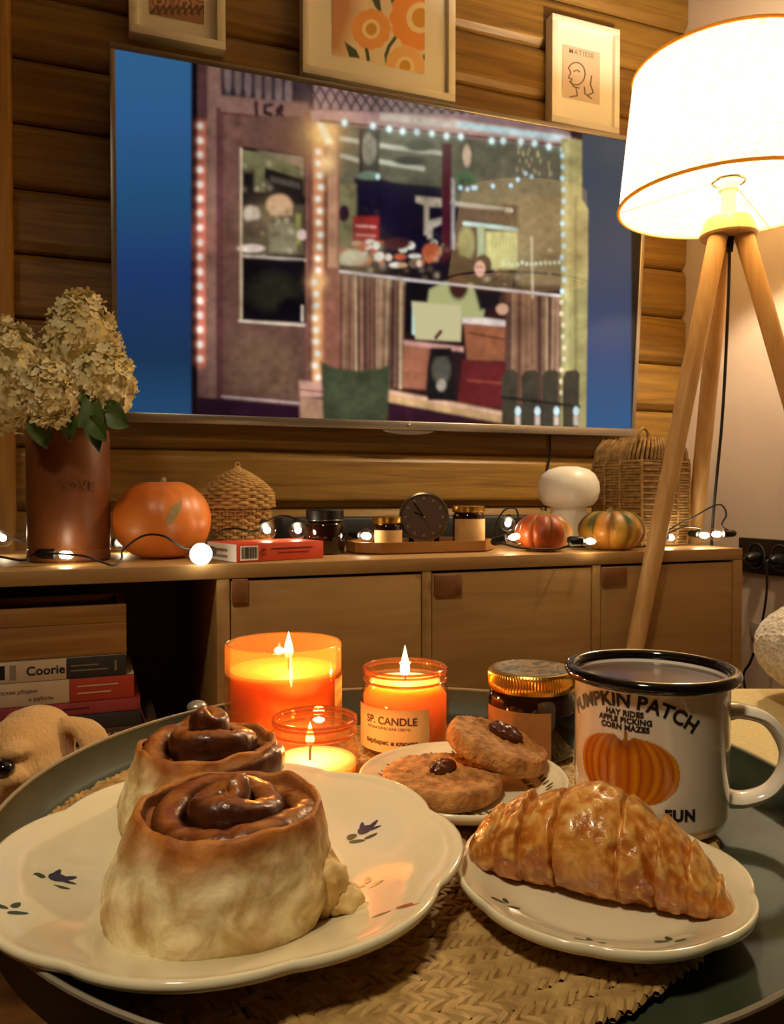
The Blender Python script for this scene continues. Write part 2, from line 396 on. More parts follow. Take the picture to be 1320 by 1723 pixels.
# ------------------------------------------------------------------ room
XL, XR, YB, YW = -1.7, 1.477, -2.3, 1.705; PW = .1252; Z0 = .7943-5*PW; ZC = Z0+18*PW
struct(G().box(XL-.05, XR+.05, YB-.05, YW+.1, -.05, 0).build('floor', 'floor'))
struct(G().box(XL-.05, XR+.05, YB-.05, YW+.1, ZC, ZC+.05).build('ceiling', 'ceiling'))
wb = struct(G().box(XL, XR, YW, YW+.1, 0, ZC).build('wall_back', 'plank'))
pf = G(); fy = -.022      # one board: proud face with bevelled long edges
prof = [(0, .001), (-.006, .002), (-.012, .006), (-.021, .018), (fy, .022), (fy, PW-.020), (-.020, PW-.014), (-.012, PW-.004), (-.004, PW-.001), (0, PW-.001)]
V = [(x, y, z) for x in (XL+.002, XR-.002) for y, z in prof]; n = len(prof)
pf.add(V, [(i, i+1, n+i+1, n+i) for i in range(n-1)]+[tuple(range(n)), tuple(range(n, 2*n))])
pl0 = pf.build('plank', 'plank', wb, loc=(0, YW, Z0), sharp=12)
for k in range(1, 18):
    c = pl0.copy(); COL.objects.link(c); c.parent = wb; c.location = (0, YW, Z0+k*PW)
struct(G().box(XL, XR, YW-.02, YW, 0, Z0-.002, .003).build('baseboard_back', 'timber'))
struct(G().box(XR, XR+.05, YB, YW+.1, 0, ZC).build('wall_right', 'plaster'))
struct(G().box(XL-.05, XL, YB, YW+.1, 0, ZC).build('wall_left', 'plaster'))
struct(G().box(XL, XR, YB-.05, YB, 0, ZC).build('wall_front', 'plaster'))
pxr = at_y(18, 500, 1.62)[0]
struct(G().box(pxr-.14, pxr, 1.6225, YW-.001, .0, ZC-.001, .004).build('trim_1', 'timber'))

cl = thing('added_spotlight', 'round white spotlight under the ceiling, added out of view to light the tray table', 'lamp', alo.location)  # fixture made up for the added lamp, out of view
G().lathe([(.128, .0), (.135, .0), (.135, .09), (.05, .11), (.0, .11)], 40).xf(alo.rotation_euler.to_matrix().to_4x4()).build('housing', 'white_frame', cl)
G().tube([(0, 0, .09), (0, 0, ZC-alo.location[2])], .012, 12).build('ceiling_mount', 'white_frame', cl)
# ------------------------------------------------------------------ tv bench
BT, BF, BB = .595, 1.19, 1.62
xe = [at_y(p, 1000, BF)[0] for p in (365, 387, 712, 727, 998, 1012, 1235, 1250)]
x_end = xe[7]; x_start = -.62
bench = thing('tv_bench', 'long light oak television bench with leather tab doors and an open compartment', 'cabinet', (0, 0, 0))
G().box(x_start, x_end, BF, BB, BT-.022, BT, .0015).build('top_panel', 'oak', bench)
zb = .24
G().box(x_start+.001, x_end-.001, BF+.001, BB, zb, zb+.02, .001).build('bottom_panel', 'oak', bench)
G().box(x_start+.001, x_end-.001, BB-.008, BB-.001, zb+.021, BT-.023).build('back_panel', 'oak_dark', bench)
for a, b in ((xe[0], xe[1]), (xe[2], xe[3]), (xe[4], xe[5])):
    G().box(a, b, BF+.001, BB-.009, zb+.021, BT-.0225, .001).build('divider', 'oak', bench)
G().box(xe[6], x_end, BF+.0005, BB-.009, zb+.021, BT-.0225, .001).build('side_panel', 'oak', bench)
G().box(x_start, x_start+.018, BF+.0005, BB-.009, zb+.021, BT-.0225, .001).build('side_panel', 'oak', bench)
tabs = [(388, 417, 975, 1014), (729, 775, 968, 1001), (1012, 1053, 955, 984)]
for (a, b), tb in zip(((xe[1], xe[2]), (xe[3], xe[4]), (xe[5], xe[6])), tabs):
    d = G().box(a+.002, b-.002, BF+.002, BF+.020, zb+.022, BT-.0265, .0012).build('door', 'oak', bench)
    p0 = at_y(tb[0], tb[2], BF); p1 = at_y(tb[1], tb[3], BF)
    G().box(p0[0]+.002, p1[0], BF-.0045, BF+.0015, p1[2], p0[2], .001).build('handle', 'leather', d, label='brown leather tab handle')
for x in (x_start+.06, x_end-.06):
    for y in (BF+.05, BB-.05): G().lathe([(0, zb-.001), (.022, zb-.001), (.014, 0), (0, 0)], 20, c=(x, y, 0)).build('leg', 'oak', bench)

# ------------------------------------------------------------------ books and crate in the open compartment
zb += .0205
def book(name, label, px1, z0, z1, spine, depth=.15, x0=-.30, yoff=.015, rz=0, group='books stacked in the bench compartment'):
    x1 = at_y(px1, 1150, BF+yoff)[0]
    t = thing(name, label, 'book', (x1, BF+yoff, z0), rz, group); H = z1-z0-.0006; Lx = x1-x0
    G().box(-Lx+.003, -.003, .004, depth-.003, .002, H-.002).build('pages', 'pages', t)
    g = G().box(-Lx, 0, 0, depth, 0, .0022, .0006).box(-Lx, 0, 0, depth, H-.0022, H, .0006); g.build('cover', spine[0], t)
    g = G().box(-Lx, spine[2] if len(spine) > 2 else 0, -.001, .004, 0, H, .001); s = g.build('spine', spine[0], t)
    if len(spine) > 2:
        G().box(spine[2]+.0002, 0, -.001, .004, 0, H, .001).build('spine_end', spine[1], t)
    return t, H, Lx
zt = [.26, .285, .315, .3385, .362, .381, .3985, .413, .437, .467]
zt[0] = zb
YS = -.0016
def spine_text(t, body, x, z, size, mat, bold=0.0): text_on('lettering', body, flat_map((x, YS, z), (1, 0, 0), (0, 0, 1)), size, mat, t, bold)
t, H, Lx = book('book', 'rose grey paperback at the bottom of the book stack', 236, zt[0], zt[1], ('book_rose',))
t, H, Lx = book('book', 'tan paperback lying second from the bottom of the book stack', 250, zt[1], zt[2], ('book_rose',))
t, H, Lx = book('book', 'pale grey book with a small grey line of type, under the brown book', 244, zt[2], zt[3], ('book_grey',))
G().box(-.10, -.055, YS, 0, H*.45, H*.55).build('lettering', 'ink_grey', t)
t, H, Lx = book('book', 'brown book with large white lettering on its spine', 266, zt[3], zt[4], ('book_brown',), depth=.17)
spine_text(t, 'ВЕЛИКИЙ', -.125, H/2, .016, 'book_white', .0002); spine_text(t, 'ДОМ ДУШИ', -.062, H/2, .010, 'book_white', .0001)
G().box(-.030, -.006, YS, 0, H*.30, H*.75).build('lettering', 'book_grey', t)
t, H, Lx = book('book', 'book with a white and black spine under the pink book', 238, zt[4], zt[6]-.0145, ('book_grey', 'book_dark', -.10))
G().box(-.122, -.117, YS, 0, .001, H-.001).build('stripe', 'book_dark', t); G().box(-.112, -.107, YS, 0, .001, H-.001).build('stripe', 'book_white', t)
zt[5] = zt[6]-.0145
t, H, Lx = book('book', 'thin pink paperback in the stack with a ribbon marker', 236, zt[5], zt[7]-.010, ('book_pink',))
G().box(-.165, -.118, YS, 0, H*.38, H*.62).build('lettering', 'ink_brown', t); G().box(-.105, -.07, YS, 0, H*.44, H*.58).build('lettering', 'ink_brown', t)
G().tube(crom([(-.004, -.001, H*.5), (.003, -.003, -.006), (.006, -.004, -.016), (.011, -.004, -.028)]), .0016, 6, flat=.3).build('ribbon_marker', 'book_pink', t)
zt[7] = zt[7]-.010
t, H, Lx = book('book', 'cream and red paperback with Cyrillic lettering in the stack', 226, zt[7], zt[8], ('book_white', 'book_red', -.088))
spine_text(t, 'мастерская уборки', -.165, H*.62, .0075, 'ink_brown'); spine_text(t, 'и работы', -.125, H*.28, .0075, 'ink_brown')
for k, zz in ((0, .66), (1, .36)): G().box(-.078, -.022-.01*k, YS, 0, H*zz-.0008, H*zz+.0008).build('lettering', 'book_white', t)
t, H, Lx = book('book', 'white and black book with the bold title Coorie on its spine', 213, zt[8], zt[9], ('book_white', 'book_dark', -.081))
spine_text(t, 'Coorie', -.108, H*.5, .0175, 'ink', .00035)
for k, zz in ((0, .62), (1, .38)): G().box(-.075, -.038+.012*k, YS, 0, H*zz-.0008, H*zz+.0008).build('lettering', 'book_grey', t)
G().box(-.016, -.0135, YS, 0, H*.25, H*.78).build('lettering', 'book_grey', t)
G().box(-.168, -.160, YS, 0, H*.2, H*.85).build('emblem', 'ink', t); G().box(-.154, -.146, YS, 0, H*.15, H*.85).build('emblem', 'ink_grey', t)
x1 = at_y(213, 1060, BF+.02)[0]
cr = thing('wooden_crate', 'plain wooden box of wide boards on top of the book stack', 'box', (x1, BF+.02, zt[9]))
G().box(-.24, 0, 0, .012, .0005, .046, .001).build('board', 'crate', cr); G().box(-.24, 0, .001, .013, .0465, .072, .001).build('board', 'crate', cr)
G().box(-.24, 0, .138, .15, .0005, .046, .001).build('board', 'crate', cr); G().box(-.24, 0, .137, .149, .0465, .072, .001).build('board', 'crate', cr)
G().box(-.012, -.0005, .0135, .1365, .0005, .0715).build('end_board', 'crate', cr); G().box(-.2395, -.228, .0135, .1365, .0005, .0715).build('end_board', 'crate', cr)
G().box(-.2275, -.0125, .0135, .1365, .0005, .008).build('bottom_board', 'crate', cr)

# ------------------------------------------------------------------ television
TW, TH = 1.2344, .7161; TC = np.array([.6512, 1.612, 1.2014]); tilt = .0729; tyaw = -.021
ex = np.array([math.cos(tyaw), math.sin(tyaw), 0]); hn_ = np.array([math.sin(tyaw), -math.cos(tyaw), 0]); ez = np.array([0, 0, 1])*math.cos(tilt)+hn_*math.sin(tilt); ny_ = hn_*math.cos(tilt)-np.array([0, 0, 1])*math.sin(tilt)
TM = Matrix(((ex[0], -ny_[0], ez[0], 0), (ex[1], -ny_[1], ez[1], 0), (ex[2], -ny_[2], ez[2], 0), (0, 0, 0, 1)))       # local x, y(back), z -> world
tv = thing('television', 'large flat television with a silver frame hung on the plank wall', 'television', TC)
def tvb(name, mat, *boxes, b=.001):
    g = G()
    for bx in boxes: g.box(*bx, b)
    return g.xf(TM).build(name, mat, tv)
bz, bb = .011, .020
tvb('bezel', 'tv_metal', (-TW/2, TW/2, 0, .018, TH/2-bz, TH/2), (-TW/2, -TW/2+bz, 0, .018, -TH/2+bb, TH/2-bz), (TW/2-bz, TW/2, 0, .018, -TH/2+bb, TH/2-bz))
tvb('lower_bezel', 'tv_metal', (-TW/2, TW/2, -.002, .018, -TH/2, -TH/2+bb), b=.002)
tvb('housing', 'black_matte', (-TW/2+.004, TW/2-.004, .006, .021, -TH/2+.004, TH/2-.004), (-.3, .3, .021, .030, -.22, .15))
tvb('wall_bracket', 'black_matte', (-.16, .16, .030, .072, -.05, .05))
G().lathe([(0, -.002), (.062, -.002), (.064, 0), (.062, .012), (0, .012)], 32, f=lambda r, a, z: (r, z)).xf(TM @ Matrix.Translation((.01, .012, -TH/2)) @ Matrix.Rotation(PI/2, 4, 'X') @ Matrix.Diagonal((1, .16, 1, 1))).build('sensor_lip', 'tv_metal', tv)
G().ell((.01, -.003, -TH/2+.011), (.004, .0015, .004), 12, 8).xf(TM).build('logo', 'chrome', tv)
sx0, sx1, sz0, sz1 = -TW/2+bz, TW/2-bz, -TH/2+bb, TH/2-bz
nx, ny = 600, 350
def tvl(x, z): return ex*x + ez*z + ny_*-.0035
P3 = quad_pts(tvl(sx0, sz1), ex*(sx1-sx0), -ez*(sz1-sz0), nx, ny); p = Paint(P3+TC)
def paint_screen(p):
    R = random.Random(3)
    p.rect(0, 0, 1320, 1723, (44, 22, 28))
    p.vgrad(150, 322, [(80, (52, 102, 148)), (200, (48, 96, 148)), (330, (38, 84, 126)), (460, (32, 60, 112)), (600, (28, 56, 90)), (700, (36, 78, 118))])
    p.rect(321, 60, 334, 740, (14, 10, 14))
    # porch wall, post and door on the left
    p.rect(333, 60, 520, 740, (112, 76, 68)); p.rect(333, 60, 349, 200, (84, 52, 54))
    p.rect(350, 60, 372, 690, (138, 102, 88)); p.rect(364, 180, 376, 690, (96, 56, 56))
    p.rect(333, 205, 347, 620, (196, 112, 92)); p.rect(333, 620, 350, 690, (132, 92, 84))
    for i in range(17):
        y = 212+i*24.5; p.glow(338, y, 12, (255, 150, 120), .7); p.ell(337, y, 5, 6, (255, 240, 225), .5)
    p.poly([(372, 95), (525, 130), (525, 172), (372, 160)], (58, 44, 50))
    for i in range(7): p.ell(384+i*17, 130+i*4, 6.5, 27, (126, 104, 100), .4); p.rect(390+i*17, 110, 393+i*17, 168, (44, 30, 38), 2, .8)
    p.poly([(372, 160), (525, 178), (525, 205), (372, 192)], (134, 98, 86)); p.line([(374, 190), (525, 205)], 4, (86, 46, 44))
    for pts in ([(431, 172), (432, 205)], [(458, 176), (446, 178), (446, 190), (456, 192), (457, 202), (446, 206)], [(474, 178), (466, 186), (476, 196), (468, 206), (464, 196), (474, 186), (474, 178)]): p.line(pts, 6, (48, 22, 34))
    p.rect(378, 196, 514, 690, (108, 74, 64)); p.poly([(385, 560), (505, 575), (505, 670), (385, 655)], (122, 92, 70), 14, .7)
    p.poly([(404, 246), (514, 262), (514, 546), (404, 540)], (18, 14, 20))
    p.poly([(408, 252), (512, 268), (512, 330), (408, 320)], (112, 108, 74)); p.poly([(430, 252), (512, 264), (512, 285)], (138, 118, 96))
    p.poly([(446, 282), (511, 302), (511, 372), (446, 350)], (26, 20, 22)); p.rect(408, 290, 428, 345, (22, 18, 22), 3); p.poly([(455, 296), (505, 308), (505, 318), (455, 306)], (80, 72, 66), 2)
    p.rect(408, 345, 512, 430, (86, 76, 56), 3); p.ell(470, 345, 22, 18, (226, 178, 136), .3); p.rect(455, 345, 492, 362, (214, 170, 130), 2)
    p.ell(424, 360, 14, 14, (222, 200, 180), .4); p.ell(430, 385, 20, 16, (60, 46, 40), .4); p.rect(453, 375, 500, 425, (130, 122, 96), 3); p.ell(423, 418, 22, 7, (228, 206, 190), .4)
    p.rect(498, 360, 506, 410, (150, 150, 80), 2); p.ell(508, 395, 8, 9, (230, 200, 190), .4)
    p.line([(408, 430), (514, 438)], 5, (176, 160, 146)); p.rect(410, 437, 512, 540, (14, 10, 18), 2); p.ell(460, 490, 40, 30, (44, 44, 30), .8, .8); p.ell(490, 525, 24, 24, (10, 8, 16), .4)
    p.line([(406, 250), (406, 538)], 4, (206, 180, 148)); p.line([(404, 540), (512, 547)], 5, (214, 194, 172)); p.line([(509, 515), (509, 540)], 4, (210, 190, 170))
    p.poly([(332, 668), (510, 684), (510, 740), (332, 740)], (44, 18, 36)); p.line([(374, 667), (508, 679)], 4, (198, 170, 160))
    # shop window
    p.poly([(560, 205), (960, 225), (960, 500), (560, 480)], (16, 12, 34))
    p.poly([(566, 205), (960, 235), (960, 345), (760, 345), (640, 300), (566, 330)], (104, 100, 80), 3); p.poly([(760, 340), (850, 350), (850, 372), (760, 366)], (52, 40, 54), 3)
    p.poly([(596, 300), (745, 315), (745, 420), (680, 420), (596, 330)], (14, 10, 40), 3)
    for a, b, c2, d in ((568, 232, 604, 238), (575, 262, 604, 270), (640, 272, 712, 284), (640, 245, 745, 258)): p.line([(a, b), (c2, d)], 8, (196, 196, 172), 3)
    p.ell(706, 245, 24, 10, (70, 66, 54), .5); p.ell(690, 270, 26, 8, (48, 40, 44), .5)
    p.rect(568, 310, 600, 452, (128, 122, 84), 3); p.ell(579, 359, 9, 14, (50, 22, 40), .3); p.rect(594, 364, 638, 410, (150, 38, 38), 2.5); p.line([(600, 380), (632, 382)], 4, (220, 150, 140)); p.line([(600, 395), (632, 397)], 3, (210, 140, 130))
    p.poly([(604, 210), (640, 216), (638, 300), (604, 298)], (70, 66, 56), 2); p.ell(621, 250, 13, 26, (150, 144, 124), .4); p.ell(621, 295, 20, 7, (110, 132, 110), .4); p.ell(636, 297, 4, 5, (220, 250, 250), .5); p.rect(606, 222, 610, 290, (34, 28, 28), 1.5)
    p.poly([(700, 330), (744, 334), (744, 348), (722, 348), (722, 395), (714, 395), (714, 345), (700, 340)], (214, 196, 168), 2); p.poly([(718, 372), (744, 366), (744, 376), (728, 384), (728, 402), (720, 402)], (206, 190, 170), 2)
    for i in range(40): p.ell(R.uniform(575, 745), R.uniform(408, 448), R.uniform(4, 11), R.uniform(3, 8), R.choice([(222, 206, 186), (196, 160, 120), (236, 230, 214), (120, 100, 76), (190, 90, 60), (210, 210, 190)]), .4)
    p.ell(668, 410, 24, 10, (70, 30, 34), .4); p.ell(726, 425, 15, 16, (198, 96, 58), .3); p.ell(594, 434, 24, 14, (196, 190, 160), .4)
    p.poly([(572, 446), (745, 456), (745, 474), (572, 466)], (20, 14, 22), 2)
    p.poly([(744, 240), (760, 242), (760, 480), (744, 478)], (82, 22, 40), 2); p.rect(760, 300, 766, 420, (190, 184, 180), 2, .8)
    p.line([(762, 342), (860, 354)], 8, (178, 172, 154), 2); p.rect(766, 352, 850, 392, (20, 16, 42), 3); p.line([(782, 376), (870, 386)], 7, (176, 214, 210), 2)
    p.rect(804, 380, 816, 440, (150, 174, 140), 2); p.rect(818, 390, 872, 452, (206, 206, 138), 2.5)
    for i in range(7): p.rect(828+i*6, 400, 830+i*6, 424, (164, 168, 106), 1.5)
    p.rect(872, 330, 945, 480, (116, 104, 78), 4); p.ell(785, 410, 14, 28, (132, 136, 88), .4)
    p.ell(786, 268, 14, 40, (90, 90, 70), .5); p.ell(786, 262, 7, 18, (210, 180, 150), .5); p.ell(784, 300, 17, 12, (84, 110, 74), .5)
    for x, y in ((775, 316), (787, 318), (797, 316), (801, 316), (830, 313), (860, 312), (872, 302), (885, 292), (895, 297)): p.ell(x, y, 3.5, 4, (190, 236, 255), .5)
    for i in range(13): p.ell(848+i*7.8, 443+R.uniform(-2, 2), 3, 3.5, (216, 232, 200), .5)
    for i in range(30): p.ell(R.uniform(870, 930), R.uniform(240, 300), 2, 4, (196, 176, 130), .6, .6)
    # people at the table
    p.ell(773, 462, 32, 30, (22, 14, 26), .25); p.poly([(745, 470), (800, 470), (808, 525), (735, 525)], (26, 14, 24), 3)
    p.poly([(724, 488), (750, 474), (798, 478), (815, 520), (812, 535), (716, 535)], (186, 186, 128), 3); p.ell(772, 482, 16, 22, (70, 34, 32), .4)
    p.poly([(796, 478), (838, 474), (850, 512), (808, 522)], (22, 18, 28), 3); p.ell(813, 446, 14, 17, (30, 20, 22), .25); p.ell(808, 452, 9, 13, (232, 178, 158), .3); p.ell(846, 520, 10, 9, (220, 170, 140), .4)
    p.rect(680, 470, 720, 560, (14, 12, 20), 3); p.poly([(694, 508), (777, 514), (775, 574), (700, 570)], (214, 204, 156), 2); p.line([(698, 512), (697, 560)], 7, (196, 230, 220)); p.line([(734, 568), (742, 558)], 6, (90, 40, 34))
    p.poly([(778, 530), (856, 540), (856, 552), (778, 545)], (224, 206, 196), 2); p.poly([(781, 544), (856, 550), (856, 608), (786, 606)], (150, 90, 60), 2); p.line([(790, 560), (855, 572)], 3, (100, 50, 36)); p.poly([(778, 606), (856, 610), (850, 690), (770, 680)], (104, 30, 34), 2); p.line([(788, 640), (846, 645)], 5, (140, 60, 48))
    p.poly([(680, 575), (724, 582), (716, 655), (672, 652)], (176, 110, 82), 3); p.poly([(678, 572), (780, 584), (780, 592), (678, 580)], (222, 164, 150), 2)
    # rail and curtains
    for x0, x1, y0, y1, dy in ((544, 682, 455, 652, 8), (852, 945, 490, 680, 5)):
        p.poly([(x0, y0), (x1, y0+dy*2), (x1-4, y1), (x0, y1)], (128, 92, 72), 2); x = x0+2
        while x < x1-3:
            wv = R.uniform(4, 9); c = R.choice([(198, 166, 130), (170, 132, 104), (104, 66, 56), (150, 110, 84), (80, 50, 48)]); p.line([(x, y0+4+(x-x0)*dy*2/(x1-x0)), (x+R.uniform(-4, 2), y1)], wv*.7, c, 3); x += wv
    p.line([(536, 452), (682, 470), (945, 498)], 5, (214, 200, 196)); p.line([(895, 400), (897, 500)], 4, (220, 206, 180), 3, .7)
    # centre pillar with fairy lights
    p.rect(516, 190, 571, 660, (146, 92, 74), 2); p.rect(528, 200, 545, 660, (206, 128, 88), 3); p.rect(552, 200, 568, 450, (190, 140, 108), 2); p.rect(518, 195, 526, 660, (116, 70, 62), 2); p.rect(546, 200, 551, 455, (120, 66, 54), 1.5)
    p.glow(545, 225, 34, (255, 214, 130)); p.glow(550, 275, 22, (255, 214, 150)); p.poly([(530, 200), (546, 205), (560, 240), (548, 244)], (255, 246, 200), 3); p.glow(535, 475, 20, (255, 196, 130)); p.rect(528, 460, 540, 640, (255, 190, 120), 4, .8)
    for i in range(20):
        y = 255+i*20; x = 537+R.uniform(-3, 3)-(4 if y > 455 else 0); p.glow(x, y, 10, (255, 216, 160), .8); p.ell(x, y, 4.5, 5, (255, 250, 236), .5)
    p.poly([(503, 640), (548, 645), (546, 672), (505, 668)], (216, 164, 144), 2); p.line([(503, 655), (546, 660)], 3, (160, 96, 84))
    # lattice and header beam
    p.poly([(528, 138), (770, 180), (960, 222), (960, 240), (528, 196)], (148, 118, 116), 2); lt = lambda x: 140+(x-528)*.165
    for i in range(16):
        x = 520+i*17; h = max(6, 44-i*2.2); p.line([(x, lt(x)), (x+22, lt(x)+h)], 3, (52, 32, 40)); p.line([(x+22, lt(x)), (x, lt(x)+h)], 3, (52, 32, 40))
    p.poly([(524, 186), (760, 196), (800, 210), (970, 234), (970, 250), (524, 205)], (180, 140, 130), 2); p.poly([(640, 190), (800, 206), (960, 230), (960, 240), (640, 202)], (206, 190, 176), 3); p.poly([(770, 205), (950, 229), (950, 238), (770, 214)], (196, 224, 228), 3)
    p.line([(540, 203), (960, 246)], 4, (96, 60, 54), 1.5)
    for x, y in ((580, 207), (628, 212), (655, 217), (678, 221), (702, 222), (727, 225), (752, 229), (776, 230), (828, 237), (847, 237), (877, 238), (900, 241), (924, 247), (948, 252)): p.glow(x, y, 9, (170, 220, 220), .6); p.ell(x, y, 4.5, 5.5, (236, 255, 250), .5)
    # right pillar, chair, pillow, sill, lantern
    p.poly([(945, 232), (980, 236), (980, 335), (991, 352), (988, 735), (944, 735)], (178, 166, 108), 2); p.rect(950, 240, 958, 730, (200, 188, 130), 2); p.rect(966, 330, 972, 730, (150, 136, 86), 2)
    for i in range(22): p.ell(947+R.uniform(-3, 3), 262+i*19, 3.6, 4.4, (200, 240, 250) if i < 13 else (255, 232, 190), .5)
    p.poly([(505, 670), (660, 660), (848, 690), (846, 740), (505, 740)], (52, 20, 36), 2); p.poly([(652, 655), (846, 692), (846, 712), (652, 676)], (212, 168, 118), 2); p.line([(655, 660), (846, 697)], 4, (228, 180, 160)); p.poly([(505, 668), (546, 672), (546, 712), (505, 706)], (186, 140, 110), 2)
    p.poly([(540, 608), (560, 618), (600, 624), (640, 620), (658, 612), (655, 660), (650, 735), (545, 735)], (66, 72, 50), 3); p.ell(600, 670, 40, 30, (82, 86, 62), .8, .7)
    p.poly([(728, 585), (760, 585), (768, 660), (766, 672), (720, 668), (720, 620)], (24, 22, 24), 2); p.ell(743, 622, 16, 24, (92, 88, 76), .4); p.ell(743, 648, 8, 10, (170, 160, 140), .5); p.ell(743, 594, 14, 6, (14, 12, 16), .4); p.rect(720, 664, 768, 674, (18, 16, 18), 2)
    for i, (a, b) in enumerate(((845, 872), (878, 907), (912, 941), (947, 976))):
        p.poly([(a, 632+abs(i-1.5)*3), (a+6, 624), (b-6, 622), (b, 628), (b-2, 735), (a, 735)], (62, 58, 46), 1.5)
    p.line([(845, 668), (975, 684)], 5, (36, 30, 30))
    for x in (872, 905, 937, 970): p.ell(x, 692, 5, 8, (214, 236, 240), .4); p.rect(x-4, 700, x+4, 716, (214, 190, 170), 2)
    p.noise(.16, 55, 3); p.noise(.13, 16, 4); p.noise(.10, 7, 1)
    for x, y, r, c, o in ((545, 230, 70, (255, 190, 120), .35), (340, 400, 40, (210, 110, 90), .25), (700, 225, 90, (200, 200, 170), .18), (600, 440, 60, (230, 190, 140), .2), (450, 370, 50, (214, 180, 130), .22), (860, 420, 40, (220, 214, 150), .25)): p.glow(x, y, r, c, o)
    p.glow(345, 690, 90, (20, 8, 16), .6); p.glow(440, 120, 70, (46, 28, 32), .5); p.glow(700, 350, 60, (10, 8, 24), .5); p.glow(760, 470, 34, (16, 10, 18), .55); p.glow(820, 500, 22, (14, 10, 18), .5)
    for i in range(160):
        x, y = R.uniform(575, 940), R.uniform(300, 480); p.glow(x, y, R.uniform(3, 9), R.choice([(226, 206, 170), (150, 120, 84), (190, 150, 100)] if y > 405 else [(40, 26, 30), (30, 24, 44), (70, 60, 50)]), R.uniform(.15, .5))
    for i in range(60): x, y = R.uniform(410, 510), R.uniform(275, 430); p.glow(x, y, R.uniform(3, 8), R.choice([(226, 206, 170), (30, 22, 24), (150, 140, 90)]), R.uniform(.2, .5))
    p.ell(773, 462, 32, 30, (22, 14, 26), .25); p.poly([(745, 470), (800, 470), (808, 525), (735, 525)], (26, 14, 24), 3)
    p.poly([(724, 488), (750, 474), (798, 478), (815, 520), (812, 535), (716, 535)], (186, 186, 128), 3); p.ell(772, 482, 16, 22, (70, 34, 32), .4)
    p.poly([(796, 478), (838, 474), (850, 512), (808, 522)], (22, 18, 28), 3); p.ell(813, 446, 14, 17, (30, 20, 22), .25); p.ell(808, 452, 9, 13, (232, 178, 158), .3); p.line([(700, 472), (850, 488)], 4, (214, 200, 196)); p.ell(804, 449, 2, 1.5, (60, 30, 30), .5); p.ell(810, 449, 2, 1.5, (60, 30, 30), .5); p.ell(846, 520, 10, 9, (220, 170, 140), .4)
    p.poly([(694, 508), (777, 514), (775, 574), (700, 570)], (214, 204, 156), 2); p.line([(734, 568), (742, 558)], 6, (90, 40, 34))
    # blue bars beside the film picture
    p.vgrad(150, 322, [(80, (52, 102, 148)), (200, (48, 96, 148)), (330, (38, 84, 126)), (460, (32, 60, 112)), (600, (28, 56, 90)), (700, (36, 78, 118))])
    bl = [(230, (62, 74, 88)), (400, (62, 76, 96)), (520, (58, 76, 110)), (600, (44, 78, 128)), (720, (46, 96, 146))]  # greyed towards the top: lamp reflection partly painted into the blue
    a = np.clip((p.X-np.interp(p.Y, [230, 335, 352, 740], [980, 981, 991, 986])), 0, 1)
    for k in range(3):
        v = np.interp(p.Y, [t[0] for t in bl], [lin((t[1][k]/255,))[0] for t in bl]); p.C[..., k] = p.C[..., k]*(1-a)+v*a
    p.rect(1063, 200, 1110, 740, (10, 10, 12))
paint_screen(p)
for _ in range(2):
    p.C[1:-1] = (p.C[:-2]+2*p.C[1:-1]+p.C[2:])/4; p.C[:, 1:-1] = (p.C[:, :-2]+2*p.C[:, 1:-1]+p.C[:, 2:])/4
print_mesh('screen', P3, p.C, 'screen', tv)
G().tube(crom([at_y(925, 700, 1.676), at_y(926, 760, 1.678), at_y(921, 800, 1.678), at_y(918, 880, 1.678)]), .003, 6).build('power_cord', 'clear_wire', tv).location = tuple(-TC)

# ------------------------------------------------------------------ pictures on the wall
def frame(label, x0, x1, z0, z1, fw, matw, paint, ext=(0, 0, 0)):
    yf, yb = YW-.054, YW-.0225
    t = thing('picture_frame', label, 'picture', ((x0+x1)/2, yb, z0), 0, 'framed prints above the television'); h = (x1-x0)/2; H = z1-z0; d = yb-yf
    g = G()
    for bx in ((-h, h, -d, 0, 0, fw), (-h, h, -d, 0, H-fw, H), (-h, -h+fw, -d, 0, fw, H-fw), (h-fw, h, -d, 0, fw, H-fw)): g.box(*bx, .0012)
    g.build('frame', 'white_frame', t)
    G().box(-h+fw, h-fw, -d+.011, -.002, fw, H-fw).build('mat_board', 'mat_board', t)
    a0, a1, b0, b1 = matw
    o = np.array([x0+a0, yf+.0100, z0+b1]); P3 = quad_pts(o, (a1-a0, 0, 0), (0, 0, b0-b1), 130, 170); p = Paint(P3); paint(p)
    print_mesh('print', P3-np.array(t.location), p.C, 'print', t)
    return t, o, a1-a0, b1-b0
yA = YW-.054
def X(px, py=100): return at_y(px, py, yA)[0]
def Z(px, py): return at_y(px, py, yA)[2]
def paint_left(p):
    p.rect(-200, -400, 600, 300, (168, 122, 92)); R = random.Random(5)
    for x, y in ((268, 3), (311, 6), (340, -5), (290, -40), (330, -45), (265, -50)):
        for r, c in ((17, (206, 160, 128)), (13, (160, 108, 82)), (9, (212, 170, 136)), (5, (150, 100, 76))): p.ell(x, y, r, r*.8, c, .2)
    for i in range(9): x = 255+i*11; p.line([(x, 22), (x+10, 10), (x+14, 24)], 4, (112, 82, 60))
def flower(p, x, y, r, c):
    for i in range(12):
        a = i*PI/6; p.ell(x+math.cos(a)*r*.68, y+math.sin(a)*r*.72, r*.33, r*.34, c, .2)
    p.ell(x, y, r*.8, r*.82, c, .1); p.ell(x, y, r*.46, r*.5, (246, 226, 176), .12); p.ell(x, y, r*.28, r*.32, (216, 160, 62), .15)
